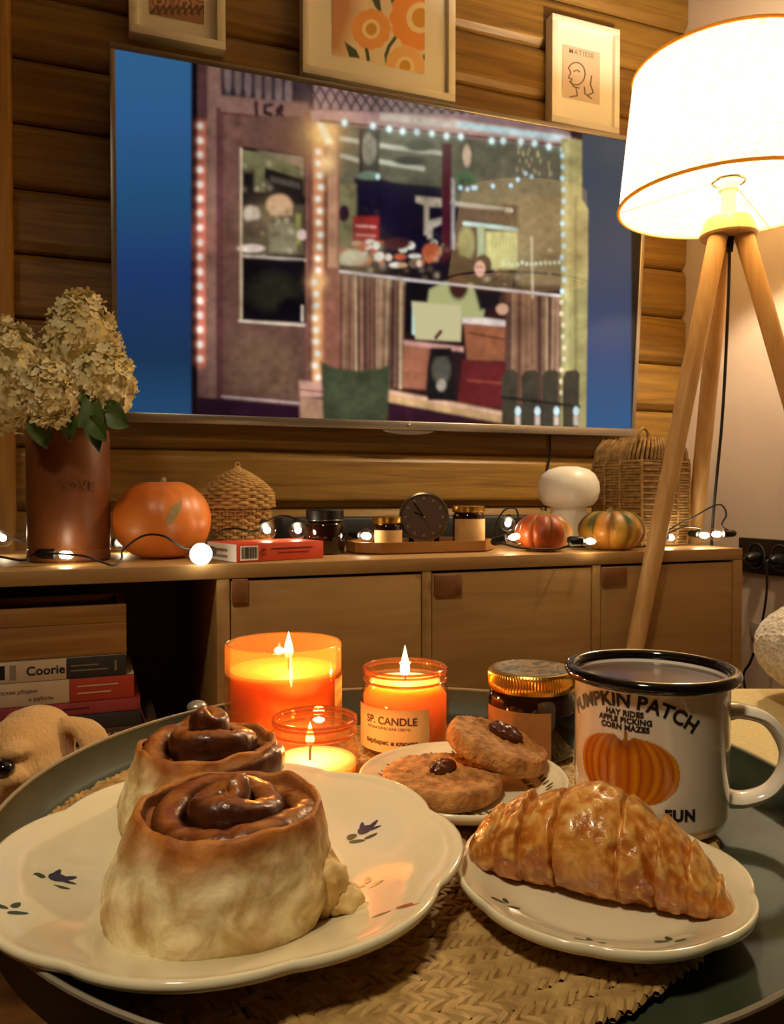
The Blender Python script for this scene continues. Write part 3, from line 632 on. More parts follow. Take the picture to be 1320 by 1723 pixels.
def paint_mid(p):
    p.rect(300, -700, 1000, 400, (236, 218, 186)); p.poly([(540, -300), (590, -300), (600, 20), (575, 90), (540, 95)], (206, 150, 106), 14)
    G1 = (72, 84, 58)
    for pts in ([(627, -40), (640, 22)], [(668, 60), (655, 78), (650, 92), (652, 110)], [(698, 78), (700, 96)], [(617, 82), (620, 100)], [(600, -80), (560, -20)]): p.line(pts, 6, G1, 1.5)
    p.poly([(580, 70), (600, 84), (606, 98), (588, 96)], G1); p.poly([(622, -10), (640, 0), (642, 24), (632, 12)], G1); p.poly([(704, 98), (720, 88), (722, 104)], G1); p.poly([(655, -10), (668, -6), (660, 8)], G1)
    flower(p, 625, 49, 33, (238, 168, 92)); flower(p, 708, 30, 52, (240, 158, 78)); flower(p, 682, 112, 34, (240, 190, 122)); flower(p, 590, -60, 40, (240, 168, 92)); flower(p, 670, -110, 46, (240, 190, 122))
def paint_right(p):
    p.rect(800, -100, 1200, 400, (206, 186, 164))
    ink = (92, 70, 58)          # a plain line-drawn head, turned aside
    hd = [(970+15*math.cos(t), 124+19*math.sin(t)*1.0) for t in np.linspace(-2.6, 2.4, 24)]
    p.line(hd, 2.0, ink, 1.2); p.line([(957, 114), (961, 122), (957, 131), (963, 133), (961, 138), (966, 146), (975, 148)], 2.0, ink, 1.2)
    p.line([(966, 120), (972, 118), (976, 121)], 1.8, ink, 1.2); p.line([(996, 128), (994, 142), (999, 156), (990, 160)], 2.2, ink, 1.2); p.line([(970, 149), (972, 161), (960, 163)], 2.0, ink, 1.2); p.line([(984, 147), (985, 158), (996, 166)], 2.0, ink, 1.2)
fl_x0, fl_x1, fl_z0 = X(217, 60), X(380, 75), Z(217, 52)
frame('small white picture frame with a brown floral print above the television corner', fl_x0, fl_x1, fl_z0, fl_z0+.255, .017, (X(253)-fl_x0, X(345)-fl_x0, Z(253, 18)-fl_z0, .195), paint_left)
fc_x0, fc_x1, fc_z0 = X(510, 100), X(767, 170), Z(510, 121)
frame('large white picture frame with orange daisies on pale paper', fc_x0, fc_x1, fc_z0, fc_z0+.47, .017, (X(562)-fc_x0, X(718)-fc_x0, Z(562, 88)-fc_z0, .40), paint_mid)
fr_x0, fr_x1, fr_z0, fr_z1 = X(930), X(1044), Z(928, 203), Z(930, 21)
t, o, aw, ah = frame('small white picture frame with a line drawing of a head beside the floor lamp', fr_x0, fr_x1, fr_z0, fr_z1, .015, (X(951)-fr_x0, X(1014)-fr_x0, Z(950, 160)-fr_z0, Z(951, 70)-fr_z0), paint_right)
text_on('lettering', 'MATISSE', flat_map(np.array([o[0]+aw/2, o[1]-.0004, o[2]-.013])-np.array(t.location), (1, 0, 0), (0, 0, 1)), .0175, 'ink_grey', t, .0002, space=1.15)

# ------------------------------------------------------------------ tripod floor lamp
LD = 1.51; lc = PD(1222, LD, 0); zs = lambda z: .70+(z-.70)*LD/1.5; hubz0, hubz1 = zs(1.187), zs(1.222)
lamp = thing('floor_lamp', 'wooden tripod floor lamp with a lit drum shade of pale linen', 'lamp', (lc[0], lc[1], 0))
G().lathe([(0, hubz0), (.050, hubz0), (.053, hubz0+.004), (.051, hubz0+.010), (.044, hubz0+.030), (.041, hubz1), (0, hubz1)], 40).build('hub', 'lamp_wood', lamp)
back = math.radians(66); tl = math.tan(math.radians(14.8))
for k, a in enumerate((back, back+2*PI/3, back-2*PI/3)):
    d = np.array([math.cos(a), math.sin(a), 0]); top = d*.026+np.array([0, 0, hubz0+.006]); bot = d*(.026+hubz0*tl)+np.array([0, 0, .006])
    G().tube([top, top*.5+bot*.5, bot], [.0175, .0165, .0125], 18).build('leg', 'lamp_wood', lamp)
G().lathe([(0, hubz1-.001), (.014, hubz1-.001), (.014, 1.277), (.019, 1.279), (.019, 1.309), (0, 1.309)], 24).build('socket', 'porcelain_white', lamp)
G().tube([(.029*math.cos(a), .029*math.sin(a), 1.297) for a in np.linspace(0, 2*PI, 33)[:-1]], .0035, 8, True).build('shade_ring', 'chrome', lamp)
sb, st, sr0, sr1 = zs(1.250), zs(1.499), .2025, .1765
g = G()
for a in (.4, .4+2*PI/3, .4+4*PI/3): g.tube([(.029*math.cos(a), .029*math.sin(a), 1.297), (.198*math.cos(a), .198*math.sin(a), sb+.004)], .0015, 6)
g.build('shade_spokes', 'chrome', lamp)
sh = G().lathe([(sr0, sb), (sr0*.5+sr1*.5, (sb+st)/2), (sr1, st)], 72).build('shade', 'shade', lamp)
g = G(); g.tube([(sr0*math.cos(a), sr0*math.sin(a), sb+.002) for a in np.linspace(0, 2*PI, 73)[:-1]], .0035, 8, True).build('edging', 'trim_gold', sh)
g = G(); g.tube([(sr1*math.cos(a), sr1*math.sin(a), st-.002) for a in np.linspace(0, 2*PI, 73)[:-1]], .0035, 8, True).build('edging', 'trim_gold', sh)
G().lathe([(0, 1.3095), (.013, 1.310), (.014, 1.322), (.024, 1.342), (.030, 1.362), (.027, 1.382), (.016, 1.394), (0, 1.398)], 24).build('light_bulb', 'bulb_on', lamp)
plight('lamp_light', (0, 0, 1.362), LAMP_POWER, WARM, .03, lamp)
G().tube(crom([(0, -.004, hubz0), (.008, .008, 1.05), (.032, .045, .85), (.068, .108, .62), (.078, .120, .4), (.10, .14, .1), (.12, .16, .005)]), .003, 6).build('cord', 'clear_wire', lamp)
G().lathe([(0, hubz0-.03), (.006, hubz0-.028), (.008, hubz0), (0, hubz0)], 12, c=(0, -.004, 0)).build('cord_grip', 'black', lamp)

# ------------------------------------------------------------------ things on the bench
def on_bench(px, d, z=BT): return PD(px, d, z)
# terracotta vase with LOVE
vr, vh = .0622, .207; vc = on_bench(116, 1.25)
vase = thing('vase', 'tall brown terracotta cylinder vase embossed with the word LOVE', 'vase', vc)
G().lathe([(0, 0), (vr-.004, 0), (vr, .004), (vr, .018), (vr-.0012, .020), (vr, .022), (vr, vh-.004), (vr-.002, vh), (vr-.006, vh-.001), (vr-.007, .03), (0, .025)], 64).build('body', 'terracotta', vase)
va = math.atan2(-vc[1], -vc[0])+.21
def cyl_map(r, a0, z0): return lambda x, y: (r*math.cos(a0+x/r), r*math.sin(a0+x/r), z0+y)
V, Fs = text_geo('LOVE', .0195, .0003, space=1.2); g = G(); mp = cyl_map(vr+.0022, va, .118); mp2 = cyl_map(vr-.0005, va, .118)
n = len(V); g.add([mp(v[0], v[1]) for v in V], Fs); g.add([mp2(v[0], v[1]) for v in V], Fs)
ed = {}
for f in Fs:
    for i in range(len(f)): e = (f[i], f[(i+1) % len(f)]); ed[e] = 1
g.add([mp(v[0], v[1]) for v in V]+[mp2(v[0], v[1]) for v in V], [(a, b, b+n, a+n) for a, b in ed if (b, a) not in ed])
g.build('lettering', 'terracotta', vase, smooth=False)
# hydrangeas
def rnd_dir(R):
    while True:
        v = Vector((R.uniform(-1, 1), R.uniform(-1, 1), R.uniform(-1, 1)))
        if .1 < v.length < 1: return v.normalized()
def hydrangea(label, px, py, d, r, n, seed, taper=.25, leaves=()):
    R = random.Random(seed); c = PZ(px, py, d)
    base = np.array([vc[0]+(c[0]-vc[0])*.25, vc[1]+(c[1]-vc[1])*.25, BT+.03])
    t = thing('hydrangea', label, 'flower', base, 0, 'dried hydrangeas in the vase'); cl = Vector(c-base)
    rd = Vector((c[0]-vc[0], c[1]-vc[1], 0)); rim = Vector((vc[0]-base[0], vc[1]-base[1], vh+.004-.03))+rd.normalized()*min(.046, rd.length*.8)
    G().tube(crom([(0, 0, 0), rim*.5+Vector((0, 0, 0)), rim, rim*.45+cl*.55, cl]), .0028, 7).build('stem', 'stem', t)
    g = G()
    for i in range(n):
        dv = rnd_dir(R)
        k = 1-taper*max(0, dv.z)
        p = cl+Vector((dv.x*r[0]*k, dv.y*r[0]*k, dv.z*r[1]))*R.uniform(.82, 1.06)
        nrm = (dv+rnd_dir(R)*.55).normalized(); u = nrm.orthogonal().normalized(); u.rotate(Matrix.Rotation(R.uniform(0, 6.28), 3, nrm)); v = nrm.cross(u)
        s = R.uniform(.0072, .0105); npt = R.choice((4, 4, 4, 5))
        V = []; Fs = []
        for q in range(npt):
            a = 2*PI*q/npt; e = u*math.cos(a)+v*math.sin(a); f = u*-math.sin(a)+v*math.cos(a); cup = R.uniform(.1, .5); b0 = len(V)
            V += [p, p+e*s*.5+f*s*.42+nrm*s*.05, p+e*s*.62+nrm*s*(cup*.4-.12), p+e*s*.5-f*s*.42+nrm*s*.05, p+e*s*1.0+f*s*.25+nrm*s*cup, p+e*s*1.0-f*s*.25+nrm*s*cup]
            Fs += [(b0, b0+1, b0+2), (b0, b0+2, b0+3), (b0+1, b0+4, b0+2), (b0+2, b0+5, b0+3), (b0+2, b0+4, b0+5)]
        g.add([tuple(x) for x in V], Fs)
    g.ell(cl, (r[0]*.72, r[0]*.72, r[1]*.76), 16, 10)
    g.build('flower_head', 'petal', t, kind='stuff', sharp=60)
    for lp, dr, ln, wd in leaves:
        o = Vector(PZ(*lp)-base); dr = Vector(RIGHT)*dr[0]+Vector((0, 0, 1))*dr[1]-Vector(FWD)*dr[2]; dr.normalize(); sd = dr.cross(Vector(FWD)).normalized()
        def lf(u, v):
            s = v; wv = wd*math.sin(PI*min(1, s*.94+.06))**.8*(u-.5)*2
            return o+dr*ln*s+sd*wv+Vector(FWD)*(abs(u-.5)*-.012+.02*s*s)+Vector((0, 0, -ln*.35*s*s))
        G().grid(lf, 6, 8).build('leaf', 'leaf', t)
    return t
hydrangea('tall cream hydrangea head, the highest in the terracotta vase', 140, 582, 1.315, (.064, .088), 430, 1)
hydrangea('cream hydrangea head with green leaves leaning over the vase rim towards the television', 178, 640, 1.195, (.044, .059), 330, 2,
          leaves=(((150, 655, 1.165), (.25, -.9, .3), .075, .018), ((172, 688, 1.175), (.9, -.25, .3), .045, .020), ((120, 690, 1.15), (-.1, -1, .3), .035, .014)))
hydrangea('broad cream hydrangea head drooping away from the television', 16, 634, 1.25, (.066, .088), 480, 3, leaves=(((66, 690, 1.150), (.25, -.9, .35), .045, .020),))
hydrangea('low cream hydrangea head nestling just above the vase rim', 84, 662, 1.145, (.039, .048), 300, 4, leaves=(((152, 704, 1.150), (.7, -.6, .4), .036, .014),))

# orange pumpkin
def pumpkin(label, px, d, wd, h, ribs, depth, colfn, stemh, seed, rx=0, group=None, mat='pumpkin_attr', dimple=.25):
    c = on_bench(px, d); R = random.Random(seed); t = thing('pumpkin', label, 'pumpkin', c, R.uniform(0, 6), group); g = G(); nu, nv = 96, 36; V = []; cols = []; Fs = []
    rad = wd/2
    for j in range(nv+1):
        th = PI*j/nv
        for i in range(nu):
            a = 2*PI*i/nu; rr = math.sin(th)**.90; zz = math.cos(th); rib = 1-depth*(1-abs(math.sin(a*ribs/2)))**2.2*min(1, rr*1.3)
            z = zz*(1-dimple*math.exp(-(rr/.33)**2)); x = rr*rib*math.cos(a); y = rr*rib*math.sin(a)
            k = 1+.03*nz(x*1.6+seed, y*1.6, z*1.6)
            V.append((x*rad*k, y*rad*k, (z*k)*h/2)); cols.append(colfn(a, zz, abs(math.sin(a*ribs/2)), V[-1]))
    for j in range(nv):
        for i in range(nu): k = (i+1) % nu; Fs.append((j*nu+i, (j+1)*nu+i, (j+1)*nu+k, j*nu+k))
    g.add(V, Fs)
    if rx: g.xf(Matrix.Rotation(rx, 4, 'X'))
    zm = min(v[2] for v in g.V); g.xf(Matrix.Translation((0, 0, -zm)))
    g.build('flesh', mat, t, cols=np.array(cols))
    top = Matrix.Translation((0, 0, -zm)) @ Matrix.Rotation(rx, 4, 'X')
    s = G().tube(crom([(0, 0, h/2*(1-dimple)-.006), (.001, 0, h/2*(1-dimple)+stemh*.5), (.005, .003, h/2*(1-dimple)+stemh)], 5), [.0075]*3+[.0055]*4+[.005]*3+[.0065], 10).xf(top)
    s.build('stalk', 'pumpkin_stem', t)
    return t, rad, h, zm
t, rad, h, zm = pumpkin('smooth round orange pumpkin with a pale scar beside the terracotta vase', 273, 1.30, .159, .136, 7, .025, lambda a, z, r, p: lin('#b8581a'), .006, 11, 0, 'pumpkins on the bench', 'pumpkin', .10)
t.rotation_euler = (0, 0, 0)
def surf(u, v):       # scar strip on the flesh
    a = math.atan2(-FWD[1], -FWD[0])+.36+.26*(u-.5)*(.10+.9*math.sin(v*PI)*(.8+.25*math.sin(v*9+u*2)))+.32*v+.03*math.sin(v*8); zz = -.10+.60*v
    rr = math.sqrt(max(0, 1-zz*zz))**.90*1.025; return (rr*rad*math.cos(a), rr*rad*math.sin(a), zz*h/2+zm*-1*1.0)
g = G().grid(surf, 6, 12); g.build('scar', 'scar', t)
def colA(a, z, r, p):
    n = .5+.5*nz(p[0]*30, p[1]*30, p[2]*30+3); k = max(0, min(1, (.55-r)*2.2))*max(0, min(1, (z+.5)))*.9
    c = np.array(lin('#b5521a'))*(1-k*n)+np.array(lin('#9c8040'))*k*n
    if math.cos(a-2.2) > .55: c = c*.45+np.array(lin('#c8a258'))*.55
    return c
pumpkin('small squat orange pumpkin with deep grooves in front of the mushroom lamp', 915, 1.455, .106, .076, 9, .14, colA, .008, 5, 0, 'pumpkins on the bench')
def colB(a, z, r, p):
    n = .5+.5*nz(p[0]*38+7, p[1]*38, p[2]*38); k = max(0, min(1, (z+.15)*1.6+(n-.5)*1.4))*max(0, min(1, (1.05-r)*1.6+.1))
    c = np.array(lin('#d8a238'))*(1-k)+np.array(lin('#4a5a2a'))*k; o = max(0, nz(p[0]*14, p[1]*14, 4)); return c*(1-o)+np.array(lin('#c86a24'))*o
pumpkin('small yellow pumpkin mottled with green beside the big wicker basket', 1030, 1.50, .128, .083, 10, .12, colB, .008, 9, 0, 'pumpkins on the bench')

# lidded wicker basket
def weave_ring(g, r, z, thick, nst, ph, n=144, amp=.0016, sup=None, k=5):
    pts = []
    for i in range(n):
        a = 2*PI*i/n; rr = r+amp*math.sin(nst/2*a+ph)
        if sup: e = (abs(math.cos(a))**sup+abs(math.sin(a))**sup)**(-1/sup); rr = rr*e
        pts.append((rr*math.cos(a), rr*math.sin(a), z))
    g.tube(pts, thick, k, True)
wc = on_bench(400, 1.455); bk = thing('lidded_basket', 'small round wicker basket with a domed lid behind the orange box', 'basket', wc)
g = G(); z = .0035; i = 0
while z < .098: weave_ring(g, .053+.006*math.sin(z*14), z, .0030, 26, PI*(i % 2), n=156, amp=.0036); z += .0060; i += 1
g.lathe([(0, .002), (.048, .002), (.051, .06), (.047, .1)], 40); g.build('basket_body', 'wicker', bk, kind='stuff')
g = G()
for k in range(26):
    a = 2*PI*(k+.5)/26; g.tube([((.053+.006*math.sin(z*14))*math.cos(a), (.053+.006*math.sin(z*14))*math.sin(a), z) for z in np.linspace(.001, .1, 8)], .002, 5)
g.build('stakes', 'wicker', bk, kind='stuff')
lid = G(); i = 0; prof = []
for k in range(19):
    if k < 5: r, z = .0655-.0006*k, .084+k*.0058
    else: t_ = (k-4)/14; r, z = .063*(1-t_)**.85, .108+.052*(t_**.85)*(1-.12*t_)
    prof.append((max(r, .004), z)); weave_ring(lid, max(r, .004), z, .0031, 26, PI*(k % 2), n=130, amp=min(.0034, r*.06))
lid.lathe([(max(r-.005, .001), z-.001) for r, z in prof]+[(0, prof[-1][1])], 40); lo = lid.build('lid', 'wicker', bk, kind='stuff')
G().tube([(.004*math.cos(a), 0, .160+.004*math.sin(a)) for a in np.linspace(0, 2*PI, 13)[:-1]], .0018, 6, True).build('knob', 'wicker', lo)

# flat orange box with a white end
P0, P1 = at_z(399, 947.5, BT), at_z(545, 939, BT); dv = P1-P0; L_ = float(np.hypot(dv[0], dv[1])); ang = math.atan2(dv[1], dv[0])
bx = thing('flat_box', 'flat orange card box with a white end and a barcode label', 'box', P0, ang)
bh = .0285
G().box(0, L_, .0005, .105, .0005, bh, .0008).build('carton', 'red_card', bx)
G().box(-.0012, .0005, .001, .1045, .001, bh-.0005).build('end_panel', 'white_card', bx)
G().box(.006, .036, -.0006, .0006, .003, bh-.003).build('barcode_label', 'white_card', bx)
g = G(); R = random.Random(2); x = .008
while x < .034: wv = R.choice((.0006, .0010, .0016)); g.box(x, x+wv, -.0010, -.0005, .006, bh-.005); x += wv+R.choice((.0007, .0012))
g.build('barcode', 'ink', bx)
G().tube([(.046+.0045*math.cos(a), -.0006, .0155+.0045*math.sin(a)) for a in np.linspace(.6, 5.6, 14)], .0008, 5).build('recycling_mark', 'ink_brown', bx)
G().box(.060, .135, -.0003, .0006, .019, .0205).build('print_line', 'ink_brown', bx); G().box(.072, .128, -.0003, .0006, .0125, .0135).build('print_line', 'ink_brown', bx)
for zz in (.006, .016): G().box(-.0016, -.001, .03, .08, zz, zz+.004).build('print_line', 'ink_grey', bx)

# dark candle jar with black lid
jc = on_bench(547, 1.385); j = thing('candle_jar', 'dark brown glass candle jar with a black lid behind the orange box', 'candle', jc, 0, 'candle jars on the bench')
jr = .0345
G().lathe([(0, 0), (jr-.003, 0), (jr, .004), (jr, .050), (jr-.003, .056), (jr-.006, .058), (0, .058)], 48).build('glass_body', 'dark_glass', j)
G().lathe([(jr-.007, .058), (jr-.0012, .0585), (jr-.001, .077), (jr-.003, .079), (0, .079)], 48).build('lid', 'black', j)
G().tube([((jr-.001)*math.cos(a), (jr-.001)*math.sin(a), .060) for a in np.linspace(0, 2*PI, 49)[:-1]], .0012, 6, True).build('lid_band', 'chrome', j)

# wooden tray with jars and clock
tc_ = on_bench(709, 1.452); trn = thing('wooden_tray', 'long wooden tray with clipped corners holding the clock and two jars', 'tray', tc_)
tw, td, th_, cc = .137, .062, .021, .035
def octo(w_, d_, c_, z): return [(-w_, -d_+c_, z), (-w_+c_, -d_, z), (w_-c_, -d_, z), (w_, -d_+c_, z), (w_, d_-c_, z), (w_-c_, d_, z), (-w_+c_, d_, z), (-w_, d_-c_, z)]
g = G(); rows = [octo(tw-.004, td-.004, cc, 0), octo(tw, td, cc, .003), octo(tw, td, cc, th_), octo(tw-.006, td-.006, cc-.002, th_), octo(tw-.007, td-.007, cc-.002, .008)]
V = [v for r in rows for v in r]; Fs = [(k*8+i, k*8+(i+1) % 8, (k+1)*8+(i+1) % 8, (k+1)*8+i) for k in range(4) for i in range(8)]+[tuple(range(8)), tuple(range(32, 40))]
g.add(V, Fs); g.build('tray_body', 'wood_tray', trn, sharp=20)
TF = BT+.0083
def gold_jar(label, px, d, r, h):
    c = PD(px, d, TF); j = thing('candle_jar', label, 'candle', c, 0, 'candle jars on the bench'); hb = h-.012
    G().lathe([(0, 0), (r-.002, 0), (r, .003), (r, hb-.006), (r-.003, hb-.001), (r-.004, hb), (0, hb)], 40).build('glass_body', 'dark_glass', j)
    G().lathe([(r-.004, hb), (r, hb+.0005), (r+.0005, hb+.004), (r, h-.001), (r-.002, h), (0, h)], 40).build('lid', 'gold', j)
    a0 = math.atan2(-c[1], -c[0])+.25; n = 24; rr = r+.0004
    g = G().grid(lambda u, v: (rr*math.cos(a0+(u-.5)*2.5), rr*math.sin(a0+(u-.5)*2.5), .004+v*(hb-.016)), n, 1); g.build('label', 'label_paper', j)
gold_jar('low gold-lidded candle jar on the wooden tray, shorter than the clock', 652, 1.415, .0266, .057)
gold_jar('taller gold-lidded candle jar with paper label at the tray end near the pumpkins', 789, 1.485, .0305, .075)
kc = PD(714, 1.477, TF); ck = thing('alarm_clock', 'round metal alarm clock with a brown dial and two small feet', 'clock', kc, math.radians(-24))
kr, kz = .0468, .0548; KM = Matrix.Translation((0, 0, kz)) @ Matrix.Rotation(PI/2, 4, 'X')
G().lathe([(0, -.020), (kr-.006, -.020), (kr-.001, -.016), (kr, .012), (kr-.001, .017), (kr-.004, .018), (kr-.005, .014), (0, .0135)], 56).xf(KM).build('case', 'clock_case', ck)
G().lathe([(kr-.005, .0142), (0, .0142)], 48).xf(KM).build('dial', 'clock_face', ck)
for k in range(12):
    a = PI/2-k*PI/6; G().lathe([(0, .0150), (.0022, .0150), (.0022, .0142)], 10, c=((kr-.012)*math.cos(a), (kr-.012)*math.sin(a), 0)).xf(KM).build('hour_mark', 'mark', ck)
def hand(name, ang, ln, wd, mat, z): G().tube([(0, 0, z), (ln*math.cos(ang), ln*math.sin(ang), z)], wd, 6).xf(KM).build(name, mat, ck)
hand('hour_hand', math.radians(152), .020, .0013, 'black', .0155); hand('minute_hand', math.radians(125), .032, .0011, 'black', .0160); hand('second_hand', math.radians(-64), .034, .0006, 'chrome', .0165)
G().ell((0, 0, .0165), (.0025, .0025, .002), 10, 6).xf(KM).build('pin', 'chrome', ck)
for s in (-1, 1): G().lathe([(0, 0), (.005, 0), (.0055, .006), (.004, .017), (0, .017)], 12, c=(s*.024, -.004, 0)).build('foot', 'black', ck)

# black sound bar against the wall
xa, xb = at_y(470, 880, 1.56)[0], at_y(905, 880, 1.56)[0]
sbx = thing('sound_bar', 'long dark grey sound bar lying behind the clock against the wall', 'speaker', (xa, 1.545, BT))
G().box(0, xb-xa, .0, .07, 0.0003, .058, .006, 3).build('housing', 'dark_grey', sbx); G().box(.004, xb-xa-.004, -.0012, .002, .008, .046, .001).build('grille', 'black_matte', sbx)

# mushroom lamp
mc = on_bench(957, 1.60); ml = thing('mushroom_lamp', 'white mushroom shaped glass table lamp, switched off', 'lamp', mc)
G().lathe([(0, 0), (.045, 0), (.047, .004), (.043, .03), (.036, .065), (.034, .085), (0, .085)], 48).build('base', 'porcelain_white', ml)
G().lathe([(0, .080), (.036, .080), (.048, .083), (.058, .094), (.0625, .112), (.061, .130), (.053, .146), (.040, .156), (.020, .1615), (0, .1625)], 56).build('cap', 'porcelain_white', ml)

# tall wicker basket with loop handles
bc = on_bench(1078, 1.665); tb = thing('tall_basket', 'tall square woven basket with two loop handles beside the lamp leg', 'basket', bc, math.radians(8)); bw, bhh = .0775, .222
prof_b = lambda z: bw*(.93+.07*min(1, z/.03)) if z < .17 else bw*(1-.20*((z-.17)/.05))
g = G(); z = .004; i = 0
while z < .178: weave_ring(g, prof_b(z), z, .0030, 16, PI*(i % 2), n=96, amp=.0012, sup=4.5); z += .0058; i += 1
g.build('woven_wall', 'wicker_pale', tb, kind='stuff')
sq = lambda r, a: r*(abs(math.cos(a))**4.5+abs(math.sin(a))**4.5)**(-1/4.5)
G().lathe([(0, .003), (bw*.9, .003), (bw*.97, .05), (bw*.97, .17), (bw*.78, .215), (bw*.70, .215)], 64, f=lambda r, a, z: (sq(r-.002, a) if r > 0 else 0, z)).build('lining', 'seagrass_base', tb)
g = G()
for k in range(12):
    a = 2*PI*(k+.5)/12; g.tube([(sq(prof_b(z)+.003, a)*math.cos(a), sq(prof_b(z)+.003, a)*math.sin(a), z) for z in np.linspace(.002, .178, 14)], .0028, 6)
g.build('upright_cords', 'wicker_pale', tb, kind='stuff')
g = G(); R = random.Random(4)
for k in range(64):
    a = 2*PI*k/64; r0 = sq(bw*.99, a); r1 = sq(bw*.80, a+.10)
    g.tube(crom([(r0*math.cos(a), r0*math.sin(a), .176), ((r0*.97)*math.cos(a+.04), (r0*.97)*math.sin(a+.04), .198), (r1*math.cos(a+.10), r1*math.sin(a+.10), .219+R.uniform(-.002, .003))], 4), .0030, 5)
g.build('twisted_rim', 'wicker_pale', tb, kind='stuff')
for s in (-1, 1): G().tube(crom([(s*.05-.012, -.055, .214), (s*.05-.012, -.055, .230), (s*.05, -.055, .239), (s*.05+.012, -.055, .230), (s*.05+.010, -.055, .214)], 6), .0028, 7).build('loop_handle', 'wicker_pale', tb)

# ------------------------------------------------------------------ string lights
sl = thing('string_lights', 'black cable of small clear globe fairy lights winding along the bench', 'string lights', (0, 0, BT))
def bulb(px, py, d, dr, r=.0152, frost=False, sock=True):
    c = Vector(PZ(px, py, d)); c.z = max(c.z, BT+r+.0005); dr = (Vector(RIGHT)*dr[0]+Vector((0, 0, 1))*dr[1]+Vector(FWD)*dr[2]).normalized(); q = Vector((0, 0, 1)).rotation_difference(dr).to_matrix().to_4x4()
    T = Matrix.Translation(c-Vector((0, 0, BT))) @ q
    b = G().lathe([(0, -r), (r*.5, -r*.87), (r*.87, -r*.5), (r, 0), (r*.87, r*.5), (r*.55, r*.95), (r*.45, r*1.2)], 24).xf(T).build('bulb', 'frost_on' if frost else 'clear_glass', sl)
    if not frost: G().ell((0, 0, r*.25), (.0060, .0060, .0075), 12, 8).xf(T).build('led', 'led', b)
    if sock: G().lathe([(0, r*1.1), (r*.5, r*1.1), (r*.55, r*1.3), (r*.5, r*2.7), (r*.3, r*3.0), (0, r*3.0)], 16).xf(T).build('bulb_socket', 'black', sl)
    plight('bulb_light', c-Vector((0, 0, BT))+Vector((0, 0, r*.0)), LED*(1.5 if frost else 1), (1, .78, .48), .006, sl) if not frost else None
    return T @ Vector((0, 0, r*2.9))
ends = []
ends.append(bulb(5, 906, 1.33, (-.3, .1, .3), sock=True))
ends.append(bulb(112, 934, 1.150, (-1, .05, 0)))
ends.append(bulb(207, 914, 1.40, (-.5, .0, .6)))
ends.append(bulb(338, 935, 1.155, (.12, .04, 1), .0165, True))
ends.append(bulb(450, 893, 1.31, (-.3, .3, .9)))
ends.append(bulb(502, 893, 1.335, (-.2, .35, .9)))
ends.append(bulb(617, 902, 1.388, (-.8, .06, .6), .0135))
ends.append(bulb(855, 882, 1.475, (.2, .3, .9), .0145))
ends.append(bulb(868, 903, 1.405, (-.8, -.22, .4), .0155))
ends.append(bulb(997, 911, 1.40, (-1, .05, .1), .0145))
ends.append(bulb(1132, 905, 1.555, (-.9, .12, -.5), .0130))
ends.append(bulb(1186, 901, 1.57, (-.4, .1, .9), .0135))
ends.append(bulb(1206, 899, 1.54, (1, .05, .1), .0135))
def cable(pts): 
    P = []
    for q in pts:
        v = np.array(PZ(*q)) if len(q) == 3 and not isinstance(q, Vector) else np.array(q)+np.array([0, 0, BT])
        v[2] = max(v[2], BT+.002); P.append(v-np.array([0, 0, BT]))
    G().tube(crom(P, 7), .0017, 6).build('cable', 'clear_wire', sl)
cable([(-40, 930, 1.15), (0, 937, 1.15), (40, 943, 1.13), ends[1], (135, 935, 1.125), (165, 944, 1.13), (190, 951, 1.14), (204, 940, 1.16), (207, 925, 1.17), (240, 902, 1.16), (275, 902, 1.15), (310, 922, 1.17), ends[3]])
cable([(-30, 905, 1.35), ends[0], (60, 915, 1.36), ends[2]])
cable([ends[3], (346, 925, 1.27), (354, 904, 1.335), (374, 892, 1.36), (396, 889, 1.35), (416, 893, 1.335), (434, 892, 1.345), ends[4]])
cable([ends[4], (470, 868, 1.44), (490, 870, 1.44), ends[5], (510, 897, 1.475), Vector((.370, 1.440, .005)), Vector((.405, 1.420, .014)), Vector((.419, 1.385, .029)), ends[6]])
cable([ends[6], Vector((.424, 1.380, .031)), Vector((.430, 1.418, .014)), Vector((.465, 1.455, .004)), (700, 905, 1.575), (790, 905, 1.61), (830, 910, 1.57), (836, 880, 1.535), (850, 858, 1.53), (868, 856, 1.53), (872, 874, 1.535), ends[7]])
cable([ends[8], (850, 916, 1.385), (868, 921, 1.372), (890, 923, 1.366), (920, 924, 1.366), (946, 922, 1.366), (960, 916, 1.368), ends[9]])
cable([ends[7], Vector((.760, 1.347, .016)), Vector((.800, 1.340, .005)), Vector((.840, 1.331, .0025)), Vector((.885, 1.316, .002)), Vector((.925, 1.309, .002)), Vector((.968, 1.298, .002)), Vector((.990, 1.268, .002)), Vector((1.015, 1.252, .006)), ends[10]])
cable([ends[10], (1118, 897, 1.525), (1146, 880, 1.54), (1165, 872, 1.55), (1198, 853, 1.55), (1215, 850, 1.55), (1223, 866, 1.55), (1216, 885, 1.55), ends[12]])
cable([ends[10], (1120, 899, 1.52), (1148, 888, 1.54), (1165, 887, 1.56), (1180, 890, 1.58), ends[11]])

